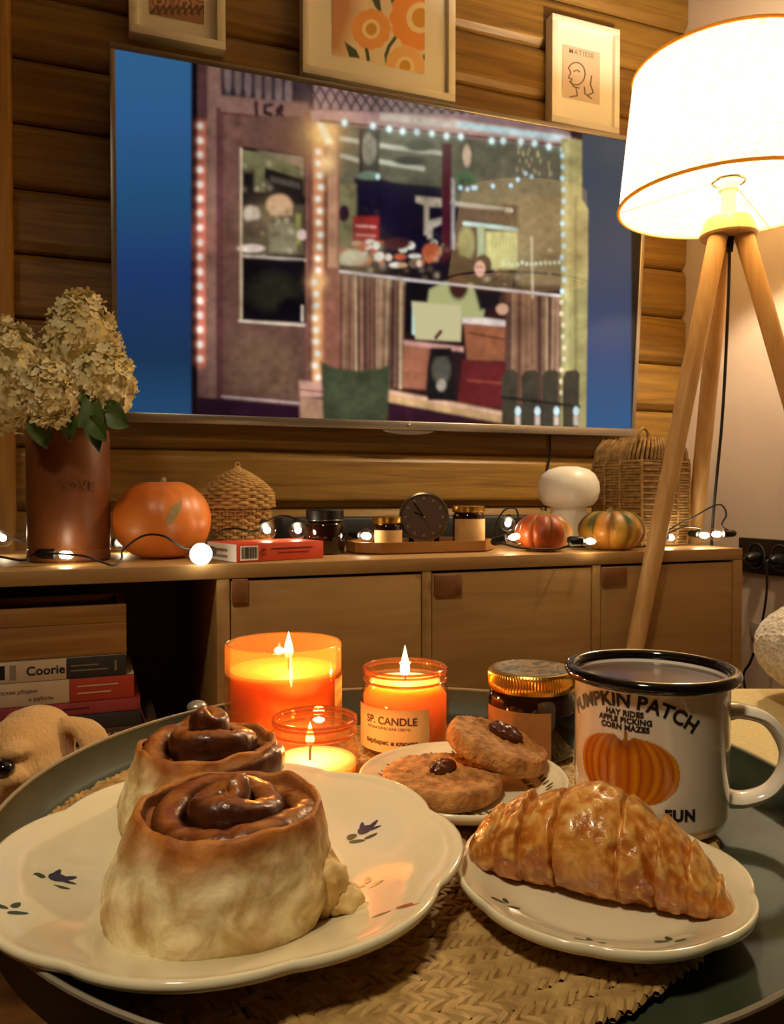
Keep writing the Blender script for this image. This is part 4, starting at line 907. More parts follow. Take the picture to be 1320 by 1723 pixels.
# ------------------------------------------------------------------ wall sockets and cords
p0, p1 = at_x(1252, 904, XR), at_x(1345, 972, XR)
ot = thing('wall_socket', 'black double power socket plate on the pale wall beside the bench', 'socket', (XR, p0[1], p1[2])); oh = p0[2]-p1[2]; ow = p0[1]-p1[1]
G().box(-.016, 0, -ow, 0, 0, oh, .002).build('plate', 'outlet', ot)
G().box(-.0175, -.0155, -ow+.002, -.002, oh*.535, oh*.555).build('seam', 'socket_ring', ot)
for yy in (-.055, -.125):
    G().tube([(-.017, yy+.026*math.cos(a), oh*.5+.030*math.sin(a)) for a in np.linspace(0, 2*PI, 33)[:-1]], .0022, 6, True).build('socket_ring', 'socket_ring', ot)
for yy, lab, pts in ((-.062, 'black plug and cord hanging from the socket nearer the bench', [(0, -.02), (.02, -.05), (.040, -.10), (.052, -.16), (.055, -.20), (.045, -.25), (.060, -.285), (.050, -.33), (.060, -.40), (.050, -.62)]),
                     (-.130, 'black plug and cord hanging from the socket farther from the bench', [(0, -.02), (.004, -.06), (.012, -.12), (.030, -.19), (.050, -.24), (.070, -.275), (.056, -.33), (.040, -.40), (.020, -.62)])):
    t = thing('power_cord', lab, 'cord', (XR-.0165, p0[1]+yy, p1[2]+oh*.45), 0, 'cords in the wall socket')
    G().lathe([(0, 0), (.017, 0), (.018, .008), (.012, .030), (.006, .036), (0, .036)], 20).xf(Matrix.Rotation(-PI/2, 4, 'Y')).build('plug', 'black', t)
    zf = -(p1[2]+oh*.45)+.006
    G().tube(crom([(-.034, 0, 0), (-.046, 0, -.004)]+[(-.040, yv, max(zv, zf)) for yv, zv in pts[1:]]), .0028, 6).build('cord', 'clear_wire', t)
cc_ = at_x(1258, 1060, XR-.03)
ct = thing('cord_clip', 'small clear plastic clip holding the cords at the wall', 'clip', (XR-.001, cc_[1], cc_[2]))
G().box(-.012, 0, -.012, .012, -.016, .016, .003).build('clip_body', 'plug_clear', ct); G().box(-.016, -.012, -.004, .004, -.018, .018, .001).build('clip_tongue', 'plug_clear', ct)

# ------------------------------------------------------------------ tray table
ZF, ZM, ZR = .5135, .52, .536; tcn = W(.0126, .4415, 0); TRr = .2212
tt = thing('tray_table', 'round dark green metal tray table with a raised rim', 'table', (tcn[0], tcn[1], 0))
G().lathe([(0, ZF-.0012), (TRr-.010, ZF-.0012), (TRr-.004, ZF+.002), (TRr-.0012, ZR-.001), (TRr, ZR), (TRr-.0016, ZR), (TRr-.0056, ZF+.0035), (TRr-.012, ZF), (0, ZF)], 128).build('tray', 'tray_green', tt, sharp=60)
G().tube([((TRr-.0008)*math.cos(a), (TRr-.0008)*math.sin(a), ZR) for a in np.linspace(0, 2*PI, 129)[:-1]], .0012, 6, True).build('rim_edge', 'tray_edge', tt)
for k in range(2):
    a = A*-1+PI/4+k*PI/2; e = np.array([math.cos(a), math.sin(a), 0])
    g = G().tube(crom([e*.19+np.array([0, 0, .008]), e*.185+np.array([0, 0, .25]), e*.18+np.array([0, 0, .47]), e*.15+np.array([0, 0, .500]), -e*.15+np.array([0, 0, .500]), -e*.18+np.array([0, 0, .47]), -e*.185+np.array([0, 0, .25]), -e*.19+np.array([0, 0, .008])], 6), .008, 10); g.build('leg_frame', 'tube_metal', tt)
kb = PZ(330, 1191, .655)-np.array([tcn[0], tcn[1], 0])
G().ell(kb, (.0085, .0085, .0052), 18, 10).build('handle_cap', 'tray_edge', tt)
kv = np.array([kb[0], kb[1], 0]); kv = kv/np.hypot(*kv[:2])
G().tube([kb-np.array([0, 0, .003]), kv*(TRr+.004)+np.array([0, 0, ZF-.004]), kv*(TRr-.02)+np.array([0, 0, ZF-.006])], .004, 8).build('handle_stub', 'tube_metal', tt)

# woven seagrass mat
mcn = W(-.012, .429, 0); mt = thing('placemat', 'round braided seagrass placemat on the green tray', 'placemat', (mcn[0], mcn[1], ZF))
G().lathe([(0, .0003), (.180, .0003), (.180, .0035), (0, .0035)], 72).build('backing', 'seagrass_base', mt)
R = random.Random(8); g = G(); MR = .184; pitch = .0115; nl, nsd = 5, 6
tmpl = []
for i in range(nl):
    s = i/(nl-1); x = (s-.5); rr = math.sin(PI*(.12+.76*s))**.7
    for k in range(nsd): a = 2*PI*k/nsd; tmpl.append((x, rr*math.cos(a), rr*math.sin(a)))
tf = [(i*nsd+k, i*nsd+(k+1) % nsd, (i+1)*nsd+(k+1) % nsd, (i+1)*nsd+k) for i in range(nl-1) for k in range(nsd)]
for ring in range(16):
    r0 = MR-.004-ring*pitch
    for sub in (0, 1):
        r = r0-sub*.0055
        if r < .008: continue
        cnt = int(2*PI*r/.0048); ph = R.random()
        for i in range(cnt):
            a = 2*PI*(i+ph+.3*R.uniform(-.5, .5))/cnt; tilt_ = (.62 if sub else -.62)+R.uniform(-.18, .18); ln = .0105*R.uniform(.85, 1.15); wd = .0024*R.uniform(.8, 1.2); hg = .0021
            ca, sa = math.cos(a), math.sin(a); tx, ty = -sa*math.cos(tilt_)+ca*math.sin(tilt_), ca*math.cos(tilt_)+sa*math.sin(tilt_); px_, py_ = -ty, tx; up_ = R.uniform(-.06, .06); rr = r+R.uniform(-.0006, .0006); z0 = .0042+R.uniform(-.0004, .0006)
            g.add([(rr*ca+x*ln*tx+y*wd*px_, rr*sa+x*ln*ty+y*wd*py_, z0+z*hg+x*ln*up_*2) for x, y, z in tmpl], tf)
g.build('braided_strands', 'seagrass', mt, kind='stuff')

# ------------------------------------------------------------------ plates
class Plate:
    def __init__(s, label, r, d, R0, n, amp, zr, phase=0, lift=0, well=.50):
        s.well = well
        s.c = W(r, d, ZM+.0008+lift); s.R0, s.n, s.amp, s.zr, s.ph = R0, n, amp, zr, phase
        s.t = thing('plate', label, 'plate', s.c, 0, 'cream glazed plates on the tray'); g = G()
        top = [(0, 0)]+[(u, 0) for u in np.linspace(.06, .985, 26)]
        prof = [(u, s.z(u)) for u in [0.001]+list(np.linspace(.05, .96, 30))]+[(.985, s.z(.985)+.0010), (1.0, s.z(1)+.0004), (1.004, s.z(1)-.0012), (.995, s.z(1)-.0034), (.96, s.z(.96)-.0045)]+[(u, s.z(u)-.0045) for u in np.linspace(.9, .6, 7)]+[(.56, 0), (.50, 0), (.48, .0012), (.001, .0012)]
        V = []; Fs = []; N_ = 144
        for u, z in prof:
            for i in range(N_): a = 2*PI*i/N_; V.append(s.pt(u, a, z))
        for j in range(len(prof)-1):
            for i in range(N_): k = (i+1) % N_; Fs.append((j*N_+i, j*N_+k, (j+1)*N_+k, (j+1)*N_+i))
        Fs.append(tuple(range(N_))); g.add(V, Fs); g.build('glazed_body', 'glaze', s.t, sharp=70)
    def z(s, u):
        t = min(1, max(0, (u-s.well)/(1-s.well))); return .0052+(s.zr-.0052)*(t*t*(3-2*t)*.55+t*.45)
    def k(s, a): return 1-s.amp*(1-abs(math.sin(s.n*(a-s.ph)/2))**.75) if s.n else 1
    def pt(s, u, a, z):
        w_ = max(0, (u-.45)/.55); k = 1+(s.k(a)-1)*w_**1.5; zz = z+(s.k(a)-1)*s.R0*.25*w_**2
        return (u*s.R0*k*math.cos(a), u*s.R0*k*math.sin(a), zz)
    def on(s, x, y, off=.0003):
        a = math.atan2(y, x); u = math.hypot(x, y)/s.R0; q = s.pt(u, a, s.z(u)); k = u*s.R0/max(1e-6, math.hypot(q[0], q[1])); 
        return (x, y, q[2]+off)
    def loc(s, px, py):      # photo pixel -> local xy on the plate top
        z = s.c[2]+.008
        for _ in range(6):
            p = at_z(px, py, z)-s.c; z = s.c[2]+s.on(p[0], p[1])[2]
        return p[0], p[1]
    def blob(s, cx, cy, ang, ln, wd, mat, name='leaf_motif', n=14):
        ca, sa = math.cos(ang), math.sin(ang); V = [s.on(cx, cy)]
        for i in range(n): a = 2*PI*i/n; x, y = ln*math.cos(a), wd*math.sin(a)*(1-.25*math.cos(a)); V.append(s.on(cx+x*ca-y*sa, cy+x*sa+y*ca))
        G().add(V, [(0, 1+i, 1+(i+1) % n) for i in range(n)]).build(name, mat, s.t)
    def sprig(s, px, py, kind, sc=1.0):
        cx, cy = s.loc(px, py); rx, ry = RIGHT[0], RIGHT[1]; fx, fy_ = math.sin(A), math.cos(A)
        P = lambda u, v: (cx+sc*(u*rx+v*fx), cy+sc*(u*ry+v*fy_)); ar = math.atan2(ry, rx)
        B = lambda u, v, an, l, w_, m: s.blob(*P(u, v), ar+an, l*sc, w_*sc, m)
        if kind == 'tulip':
            B(.001, .004, .25, .0042, .0034, 'ink_blue'); B(.0045, .0062, .9, .0038, .0015, 'ink_blue'); B(-.001, .0072, 1.6, .0036, .0013, 'ink_blue'); B(.0055, .003, .1, .0036, .0011, 'ink_blue')
            B(-.0058, .0005, .2, .0026, .0024, 'ink_green'); B(-.003, -.0045, -.2, .0042, .0014, 'ink_green'); B(.0045, -.003, .25, .0042, .0013, 'ink_green')
        elif kind == 'leaves': B(-.004, .0012, -.15, .0038, .0016, 'ink_green'); B(.0005, .0052, 1.6, .0030, .0016, 'ink_green'); B(.0042, -.001, .45, .0038, .0015, 'ink_green')
        elif kind == 'rust': B(.005, .002, .15, .0055, .0017, 'ink_rust'); B(-.006, -.001, .3, .004, .0008, 'ink_green')
        elif kind == 'brown': B(-.003, 0, .1, .0042, .002, 'ink_rust'); B(.004, -.002, .2, .003, .0012, 'ink_olive')
def settle(V, o, plate, sink=.0007):      # soft dough takes the shape of the plate under it
    out = []
    for x, y, z in V:
        px_, py_ = x+o[0]-plate.c[0], y+o[1]-plate.c[1]
        if math.hypot(px_, py_) < plate.R0*.97: z = max(z, plate.on(px_, py_)[2]-.0003+plate.c[2]-o[2]-sink)
        out.append((x, y, z))
    return out
PB = Plate('large scalloped cream plate with small flower motifs under the cinnamon rolls', -.0725, .353, .1045, 8, .055, .0195, -A+PI/8, .0022)
for a in ((155, 1383, 'leaves'), (88, 1482, 'tulip'), (14, 1530, 'leaves'), (612, 1404, 'tulip'), (616, 1490, 'leaves'), (668, 1530, 'rust'), (152, 1612, 'brown')): PB.sprig(*a)
PC = Plate('small cream plate with dark dashes around its well, under the cookies', .042, .463, .0617, 0, 0, .0125, 0, 0, .72)
R = random.Random(6)
for k in range(64):
    a = 2*PI*k/64*1.0
    for q in range(2):
        u = (.66+.16*q)*PC.R0+R.uniform(-.001, .001); aa = a+.05*q+R.uniform(-.02, .02); PC.blob(u*math.cos(aa), u*math.sin(aa), aa+.5, .0026, .0010, 'ink_olive', 'dash_motif', 8)
PR = Plate('small wavy-edged cream plate with green sprigs under the croissant', .0925, .343, .0640, 8, .035, .0135, .1, 0, .62)
for a in ((852, 1521), (995, 1584), (1130, 1583)): PR.sprig(a[0], a[1], 'leaves', .8)

# ------------------------------------------------------------------ cinnamon rolls
def cinnamon_roll(label, r, d, Rb, Rt, H, rise, turns, phase, lean, seed, smat, hand=1):
    c = W(r, d, ZM+.0078); t = thing('cinnamon_roll', label, 'pastry', c, 0, 'cinnamon rolls on the large plate'); lx = RIGHT*lean[0]+np.array([math.sin(A), math.cos(A), 0])*lean[1]
    prof = [(.80, 0), (.94, .0012), (1.0, .005), (1.01, .012), (.985, .020), (.95, .028), (.91, .035), (.875, H*.86), (.850, H*.95), (.832, H*1.0), (.800, H*1.012), (.772, H*.985), (.758, H*.88)]
    sc = Rt/(.845*Rb); V = []; cols = []; Fs = []; n = 120; cr = np.array(lin('#f4e2b0')); gd = np.array(lin('#c07a2e')); br = np.array(lin('#7a4216'))
    P2 = []
    for a_, b_ in zip(prof, prof[1:]):
        for q in range(3): P2.append((a_[0]+(b_[0]-a_[0])*q/3, a_[1]+(b_[1]-a_[1])*q/3))
    P2.append(prof[-1])
    for u, z in P2:
        k = 1+(sc-1)*min(1, z/H)
        for i in range(n):
            a = 2*PI*i/n; x, y = math.cos(a), math.sin(a); m = 1-min(1, z/H)
            w1 = nz(x*1.3+seed, y*1.3, z*25); w2 = nz(x*3.4+seed, y*3.4, z*90+5); w3 = nz(x*9, y*9+seed, z*240)
            w4 = nz(x*2.2+seed*2, y*2.2, z*160); rr = Rb*u*k*(1+(.07*m+.025)*w1+.06*w2*(.30+m*.8)+.03*w4*(.2+m)+.018*w3)
            zz = z+.0028*nz(x*2+seed, y*2, 3)*min(1, z/H)+.0016*w2*min(1, z/H)
            V.append((rr*x+lx[0]*z/H, rr*y+lx[1]*z/H, max(0, zz)))
            q = max(0, min(1, (z-H*.66)/(H*.30)+.35*w1+.2*w2)); col = cr*(1-q)+gd*q
            if u < .775: col = gd*.4+br*.6
            qs = max(0, min(1, (w2+.15*w3-.22)*2.2))*(1-q); col = col*(1-.5*qs)+gd*.5*qs
            cols.append(col)
    for j in range(len(P2)-1):
        for i in range(n): k = (i+1) % n; Fs.append((j*n+i, j*n+k, (j+1)*n+k, (j+1)*n+i))
    g = G().add(V, Fs); b0 = len(g.V); g.add([(lx[0]*.8, lx[1]*.8, H*.72)], []); j = len(P2)-1
    g.F += [(j*n+i, j*n+(i+1) % n, b0) for i in range(n)]; g.F.append(tuple(range(n))); cols.append(br)
    g.V = settle(g.V, c, PB); g.build('dough', 'dough', t, cols=np.array(cols), sharp=70)
    # coiled strip, rising to the middle
    ri = Rt*.925; T = (turns+.62)*2*PI; N_ = int((turns+.62)*90); pit = (ri-.003)/(turns+.15); prf = [(.50, -.012), (.53, -.008), (.52, -.0045), (.46, -.0014), (.34, .0004), (.12, .0012), (-.12, .0010), (-.33, .0000), (-.42, -.0022), (-.445, -.0060), (-.45, -.012), (-.44, -.022)]
    V = []; Fs = []; m = len(prf); SCOL = []; tone = '#b8722e' if smat == 'cinnamon' else '#a46228'
    for i in range(N_+1):
        s = i/N_; th = phase+hand*T*s; rc = max(.0025, ri+pit*.12-pit*(turns+.62)*s); zt_ = H*.955-.003*max(0, 1-s*4)+(rise+.0015)*(max(0, s-.18)/.82)**.9+.0022*math.sin(th*1.7+seed)
        wv = pit*(1.0-.12*s); e0 = min(1, s*14)*min(1, (1-s)*9+.25)
        for (w_, dz) in prf:
            x, y = math.cos(th), math.sin(th); q = nz(x*rc*160+seed, y*rc*160, w_*3+s*9); q2 = nz(x*rc*420+seed, y*rc*420, w_*6)
            rr = max(.0002, rc+w_*wv*(1+.10*q)); zz = zt_+dz+.0011*q+.0005*q2-(1-e0)*.005
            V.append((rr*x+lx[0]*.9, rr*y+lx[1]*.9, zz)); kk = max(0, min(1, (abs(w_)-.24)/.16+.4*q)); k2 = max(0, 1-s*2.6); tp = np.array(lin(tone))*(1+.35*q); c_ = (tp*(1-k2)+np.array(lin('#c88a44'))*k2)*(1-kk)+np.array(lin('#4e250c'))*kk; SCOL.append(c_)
    for i in range(N_):
        for k in range(m-1): Fs.append((i*m+k, i*m+k+1, (i+1)*m+k+1, (i+1)*m+k))
    Fs += [tuple(range(m)), tuple(N_*m+k for k in range(m))]
    G().add(V, Fs).build('cinnamon_swirl', 'cinnamon_swirl', t, cols=np.array(SCOL), sharp=75)
    return t
RF = cinnamon_roll('cinnamon roll with pale torn sides and a dark glazed swirl, on the near side of the plate', -.0725, .317, .0455, .0380, .046, .0085, 2.15, 2.6, (.006, .002), 3, 'cinnamon_dark', -1)
RR = cinnamon_roll('cinnamon roll with a tall lighter brown swirl, standing next to the candles', -.0985, .399, .0395, .0350, .046, .018, 2.0, .6, (.004, 0), 21, 'cinnamon', -1)
RF['label'] = 'cinnamon roll with pale torn sides and a wide dark glazed swirl'
# torn flap of dough beside the roll
for (u, v, z, rx_, ry_, rz_, sd_) in ((.046, -.002, .014, .0085, .009, .013, 1), (.053, -.003, .008, .0085, .006, .0065, 5), (.0595, -.004, .0042, .0065, .0042, .0030, 8)):
    g = G().ell(W(u, v, z), (rx_, ry_, rz_), 26, 16, f=lambda p: 1+.22*nz(p.x*2+sd_, p.y*2, p.z*2)+.10*nz(p.x*6+sd_, p.y*6, p.z*6)); g.V = settle(g.V, np.array(RF.location), PB); g.build('torn_crumb', 'dough', RF, cols=np.tile(np.array(lin('#ecd090')), (len(g.V), 1)), sharp=180)

# ------------------------------------------------------------------ croissant
e0, e1 = W(.040, .372, 0), W(.1435, .322, 0); cc0 = (e0+e1)/2; ax = (e1-e0); Lc = np.hypot(*ax[:2]); ax = ax/Lc; sdv = np.array([-ax[1], ax[0], 0])
cz = PR.c[2]+.0058; cr_ = thing('croissant', 'golden flaky croissant lying on the small wavy plate', 'croissant', (cc0[0], cc0[1], cz))
V = []; cols = []; Fs = []; nu, nv = 96, 230; edges = [-1.02, -.76, -.52, -.26, .20, .46, .68, .87, 1.02]
dk, md, lt_ = np.array(lin('#9a4e12')), np.array(lin('#d08832')), np.array(lin('#f2c878'))
for j in range(nv+1):
    s = -1+2*j/nv; q = [k for k in range(8) if edges[k] <= s][-1]; lo_, hi_ = edges[q], edges[q+1]; f = (s-lo_)/(hi_-lo_)
    env = max(0, 1-abs(s)**4.2)**.55*(1-.20*abs(s)) if s < 0 else max(0, 1-abs(s)**2.6)**.75*(1-.12*s)
    fi = f if s < 0 else 1-f
    if q == 3: fi = .6; step = .17*max(0, math.sin(PI*f))**.30-.02
    else: step = .20*(max(0, fi)**.55)*(1-max(0, (fi-.85)/.15)**2)-.10
    base = .0198*env*(1+step)+.0012
    for i in range(nu):
        a = 2*PI*i/nu; x, z = math.cos(a), math.sin(a); X_, Y_, Z_ = s*Lc/2, x*base, z*base
        w1 = nz(X_*60, Y_*60, Z_*60); w2 = nz(X_*190+3, Y_*190, Z_*190); w3 = nz(X_*420, Y_*420+2, Z_*420); w4 = 1-abs(nz(X_*120+9, Y_*260, Z_*260))*2
        r = base*(1+.05*w1)+(.0007*w2+.0004*w3+.0005*w4)*min(1, env*3); zz = z*r
        if zz < -r*.72: zz = -r*.72+(zz+r*.72)*.15
        bend = -.010*(s*s)+.002
        V.append(tuple(ax*(s*Lc/2+.0012*w2)+sdv*(x*r*1.15+bend)+np.array([0, 0, zz+base*.76+.0008])))
        k = max(0, min(1, .5+.55*w1+.35*w2+.3*(fi-.5)+.25*z)); col = dk*(1-k)+md*k
        h = max(0, min(1, (.6*w2+.5*w3+.45*w4+z*.35-.25)*1.5)); col = col*(1-h*.75)+lt_*h*.75
        if q == 3 and -.6 < z < .6: b = max(0, math.sin(PI*f))**2*.55*(1-(z/.6)**2); col = col*(1-b)+np.array(lin('#e2aa52'))*b
        cols.append(col)
for j in range(nv):
    for i in range(nu): k = (i+1) % nu; Fs.append((j*nu+i, j*nu+k, (j+1)*nu+k, (j+1)*nu+i))
g = G().add(V, Fs+[tuple(range(nu)), tuple(nv*nu+i for i in range(nu))]); zmn = min(v[2] for v in g.V); g.xf(Matrix.Translation((0, 0, -zmn))); g.V = settle(g.V, np.array(cr_.location), PR); g.build('crust', 'crust', cr_, cols=np.array(cols), sharp=80)

# ------------------------------------------------------------------ cookies
def cookie(label, c, R0, h, rot, seed, pec, prot, psc=1.0):
    t = thing('cookie', label, 'cookie', c, 0, 'pecan cookies on the small plate')
    prof = [(0, 0), (.5, 0), (.93, .0005), (.985, h*.2), (1.0, h*.5), (.985, h*.82), (.95, h*.97), (.86, h*1.03), (.7, h), (.55, h), (.4, h), (.25, h), (.1, h), (0, h)]
    def f(r, a, z):
        x, y = r*math.cos(a), r*math.sin(a); return (r*R0*(1+.03*nz(x*2+seed, y*2, z*90)+.018*nz(x*7, y*7+seed, z*200)), z+(.0014*nz(x*7+seed, y*7, 1)+.0011*nz(x*17+seed, y*17, 1))*(z > h*.5))
    g = G(); P2 = []
    for a_, b_ in zip(prof, prof[1:]):
        for q in range(2): P2.append((a_[0]+(b_[0]-a_[0])*q/2, a_[1]+(b_[1]-a_[1])*q/2))
    P2.append(prof[-1]); g.lathe(P2, 90, f=f); g.xf(rot); g.V = settle(g.V, c, PC, .0004); g.build('biscuit', 'cookie', t, sharp=75)
    def pf_(p): return 1+.10*math.sin(p.x*9+p.y*3)*math.cos(p.y*5)-.16*math.exp(-(p.y/.12)**2)*(p.z > -.2)+.10*nz(p.x*4+seed, p.y*4, p.z*4)
    G().ell((0, 0, 0), (.0118*psc, .0078*psc, .0052*psc), 36, 20, f=pf_).xf(rot @ Matrix.Translation((pec[0], pec[1], h+.0020)) @ Matrix.Rotation(prot, 4, 'Z')).build('pecan', 'pecan', t)
ck1 = W(.0290, .452, PC.c[2]+.0066); cookie('pecan cookie lying flat on the plate', ck1, .0350, .0116, Matrix.Identity(4), 2, (.0005*math.cos(A)+.003*math.sin(A), -.0005*math.sin(A)+.003*math.cos(A)), .5, .82)
ck2 = W(.0625, .480, PC.c[2]+.0186); rt = Matrix.Rotation(-A, 4, 'Z') @ Matrix.Rotation(math.radians(17.0), 4, 'Y') @ Matrix.Rotation(math.radians(3), 4, 'X')
cookie('pecan cookie propped at a slant on top of the flat one', ck2, .0318, .0120, rt, 14, (.004, .006), -.5)

# ------------------------------------------------------------------ candles on the tray
def flame(t, z, h, w_, x=0, y=0, e=1.0):
    G().lathe([(0, 0), (w_*.32, h*.03), (w_*.48, h*.15), (w_*.5, h*.26), (w_*.42, h*.45), (w_*.26, h*.66), (w_*.1, h*.87), (0, h)], 16, c=(x, y, z)).build('flame', 'flame', t)
    G().tube([(x, y, z-.012), (x, y, z-.004), (x+.0008, y, z+h*.12)], .0008, 6).build('wick', 'wick', t)
    plight('flame_light', (x, y, z+h*.45), CANDLE*e, (1.0, .60, .25), .004, t)
def jar(label, r_, d, R0, h, fill, wax, flm, glass='amber', e=1.0, lift=.003):
    c = W(r_, d, ZM+.0012); t = thing('candle', label, 'candle', c, 0, 'jar candles on the tray'); hn = h-.013; rn = R0*.885
    body = [(0, 0), (R0-.004, 0), (R0-.001, .0015), (R0, .005), (R0, hn-.006), (R0-.0012, hn-.002), (rn+.001, hn+.0012), (rn, hn+.003), (rn+.0016, hn+.0042), (rn+.0016, hn+.0056), (rn, hn+.0068), (rn, hn+.0084), (rn+.0014, hn+.0096), (rn+.0016, h-.0012), (rn+.0004, h), (rn-.0015, h), (rn-.0026, h-.002), (rn-.0026, hn+.002)]
    G().lathe(body, 64).build('glass_jar', glass, t, sharp=60)
    for zz in (hn+.0045, hn+.0100, h-.0006): G().tube([((rn+.0012)*math.cos(a), (rn+.0012)*math.sin(a), zz) for a in np.linspace(0, 2*PI, 57)[:-1]], .0009, 6, True).build('thread_ring', 'amber_ring', t)
    rw = R0-.0022; zf = min(fill, hn-.004)
    G().lathe([(0, .003), (rw-.002, .003), (rw, .005), (rw, fill-.0005), (rw-.0006, fill), (rw*.6, fill-.0006), (0, fill-.0008)] if fill < hn-.003 else [(0, .003), (rw-.002, .003), (rw, .005), (rw, hn-.006), (rn-.003, hn), (rn-.003, fill), (0, fill-.0006)], 56).build('wax', wax, t, sharp=60)
    if flm: flame(t, fill+lift, flm[0], flm[1], flm[2], flm[3], e)
    return t, c
t1, c1 = jar('low amber jar candle with a small flame in front of the big tumbler candle', -.048, .4835, .0276, .041, .0150, 'wax', (.0140, .0055, -.003, 0), 'amber_thin', .8, .009)
t2, c2 = jar('amber jar candle with a tall flame and a paper label', .0092, .552, .0314, .0575, .0475, 'wax', (.022, .0066, 0, 0))
R2 = .0314; a2 = math.atan2(-c2[1], -c2[0])-.40
G().grid(lambda u, v: ((R2+.0004)*math.cos(a2+(u-.5)*1.9), (R2+.0004)*math.sin(a2+(u-.5)*1.9), .005+v*.0295), 28, 1).build('paper_label', 'label_paper', t2)
for body, zz, sz, bd, off in (('SP. CANDLE', .0265, .0072, .00012, .002), ('АРОМАТИЧЕСКАЯ СВЕЧА', .0215, .0026, 0, 0), ('барбарис и клюква', .0120, .0042, .00008, .002)):
    m_ = cyl_map(R2+.0007, a2, zz); text_on('lettering', body, (lambda f, o: (lambda x, y: f(x+o, y)))(m_, off), sz, 'ink_brown', t2, bd)
# big tumbler
c3 = W(-.0767, .552, ZM+.0012); t3 = thing('candle', 'big smooth amber tumbler candle, tallest on the tray', 'candle', c3, 0, 'jar candles on the tray'); R3, h3 = .0408, .0748
G().lathe([(0, 0), (R3-.005, 0), (R3-.001, .002), (R3, .006), (R3, h3-.0012), (R3-.001, h3), (R3-.0026, h3), (R3-.0034, h3-.0012), (R3-.0034, .012)], 72).build('glass_tumbler', 'amber_frost', t3, sharp=60)
G().lathe([(0, .004), (R3-.0060, .004), (R3-.0037, .007), (R3-.0037, .0565), (R3-.006, .0562), (R3*.5, .0556), (0, .0555)], 64).build('wax', 'wax_orange', t3, sharp=60)
flame(t3, .0640, .0185, .0066, .003, -.003, 1.1)
a3 = math.atan2(-c3[1], -c3[0])+1.45
G().grid(lambda u, v: ((R3+.0004)*math.cos(a3+(u-.5)*.9), (R3+.0004)*math.sin(a3+(u-.5)*.9), .018+v*.034), 14, 1).build('paper_label', 'label_paper', t3)
# dark jar with gold lid
c4 = W(.097, .542, ZM+.0012); t4 = thing('candle', 'unlit dark jar candle with a ribbed gold lid beside the mug', 'candle', c4, 0, 'jar candles on the tray'); R4, h4 = .0303, .0585; hb = h4-.013
G().lathe([(0, 0), (R4-.003, 0), (R4, .004), (R4, hb-.007), (R4-.002, hb-.002), (R4-.004, hb), (0, hb)], 56).build('glass_jar', 'dark_glass', t4)
def lidf(r, a, z): return (r+(.0005*math.cos(a*90) if hb+.004 < z < h4-.002 and r > R4-.004 else 0), z)
G().lathe([(R4-.005, hb-.0005), (R4-.0006, hb), (R4-.0002, hb+.0025), (R4-.0008, hb+.0045), (R4-.0008, hb+.0046), (R4-.0006, h4-.0032), (R4-.0008, h4-.0016), (R4-.002, h4-.0002), (R4-.0035, h4), (.0001, h4)], 360, f=lidf).build('lid', 'gold', t4)
M('lid_print', '#2e2a22', '#9a7a4c', rough=.3, scale=90, distort=2, ramp=(.42, .58))
G().lathe([(R4-.004, h4+.0002), (0, h4+.0002)], 48).build('lid_print', 'lid_print', t4)
M('label_orange', '#a87034', '#9c642c', rough=.7, scale=40)
a4 = math.atan2(-c4[1], -c4[0])-.42
G().grid(lambda u, v: ((R4+.0004)*math.cos(a4+(u-.5)*1.7), (R4+.0004)*math.sin(a4+(u-.5)*1.7), .004+v*.031), 24, 1).build('paper_label', 'label_orange', t4)
for body, zz, sz, off in (('er', .0185, .0056, -.005), ('candle', .0165, .0026, .012)):
    m_ = cyl_map(R4+.0007, a4, zz); text_on('lettering', body, (lambda f, o: (lambda x, y: f(x+o, y)))(m_, off), sz, 'ink_brown', t4)

# ------------------------------------------------------------------ mug
mgc = W((1098-CX)/F*.4345, .4345, ZM+.0012); mug = thing('mug', 'white enamel mug of coffee with a black rim and a pumpkin print', 'mug', mgc); RM, hm, RL = .0412, .0815, .0452
G().lathe([(0, 0), (RM-.008, 0), (RM-.002, .002), (RM, .008), (RM, hm-.006), (RM+.0008, hm-.004), (RL-.002, hm-.0015), (RL-.003, hm), (RM-.0005, hm-.003), (RM-.0015, hm-.008), (RM-.0015, .006), (0, .004)], 96).build('body', 'enamel', mug, sharp=60)
G().tube([((RL-.0015)*math.cos(a), (RL-.0015)*math.sin(a), hm-.0005) for a in np.linspace(0, 2*PI, 97)[:-1]], .0034, 12, True).build('rim', 'enamel_black', mug)
G().lathe([(RM-.0006, hm-.0042), (0, hm-.0042)], 64).build('coffee', 'coffee', mug)
er = RIGHT*.985-np.array([math.sin(A), math.cos(A), 0])*.17; hp = lambda o, z: er*o+np.array([0, 0, z])
path = crom([hp(RM-.003, .0600), hp(RM+.006, .0605), hp(RM+.020, .0560), hp(RM+.029, .0420), hp(RM+.0285, .0290), hp(RM+.021, .0175), hp(RM+.008, .0120), hp(RM-.003, .0125)], 8)
V = []; Fs = []; n = 14; m = len(path); side = np.cross(er, [0, 0, 1.])
for i in range(m):
    tg = np.array(path[min(i+1, m-1)])-np.array(path[max(i-1, 0)]); tg = tg/np.linalg.norm(tg); nr = np.cross(tg, side); s_ = abs(2*i/(m-1)-1)**4
    for k in range(n): a = 2*PI*k/n; V.append(tuple(np.array(path[i])+side*math.cos(a)*(.0068+.003*s_)+nr*math.sin(a)*(.0036+.002*s_)))
for i in range(m-1):
    for k in range(n): l = (k+1) % n; Fs.append((i*n+k, i*n+l, (i+1)*n+l, (i+1)*n+k))
G().add(V, Fs).build('handle', 'enamel', mug)
am = math.atan2(-mgc[1], -mgc[0])-math.radians(18.5); Ra = .060; zb_ = .0728
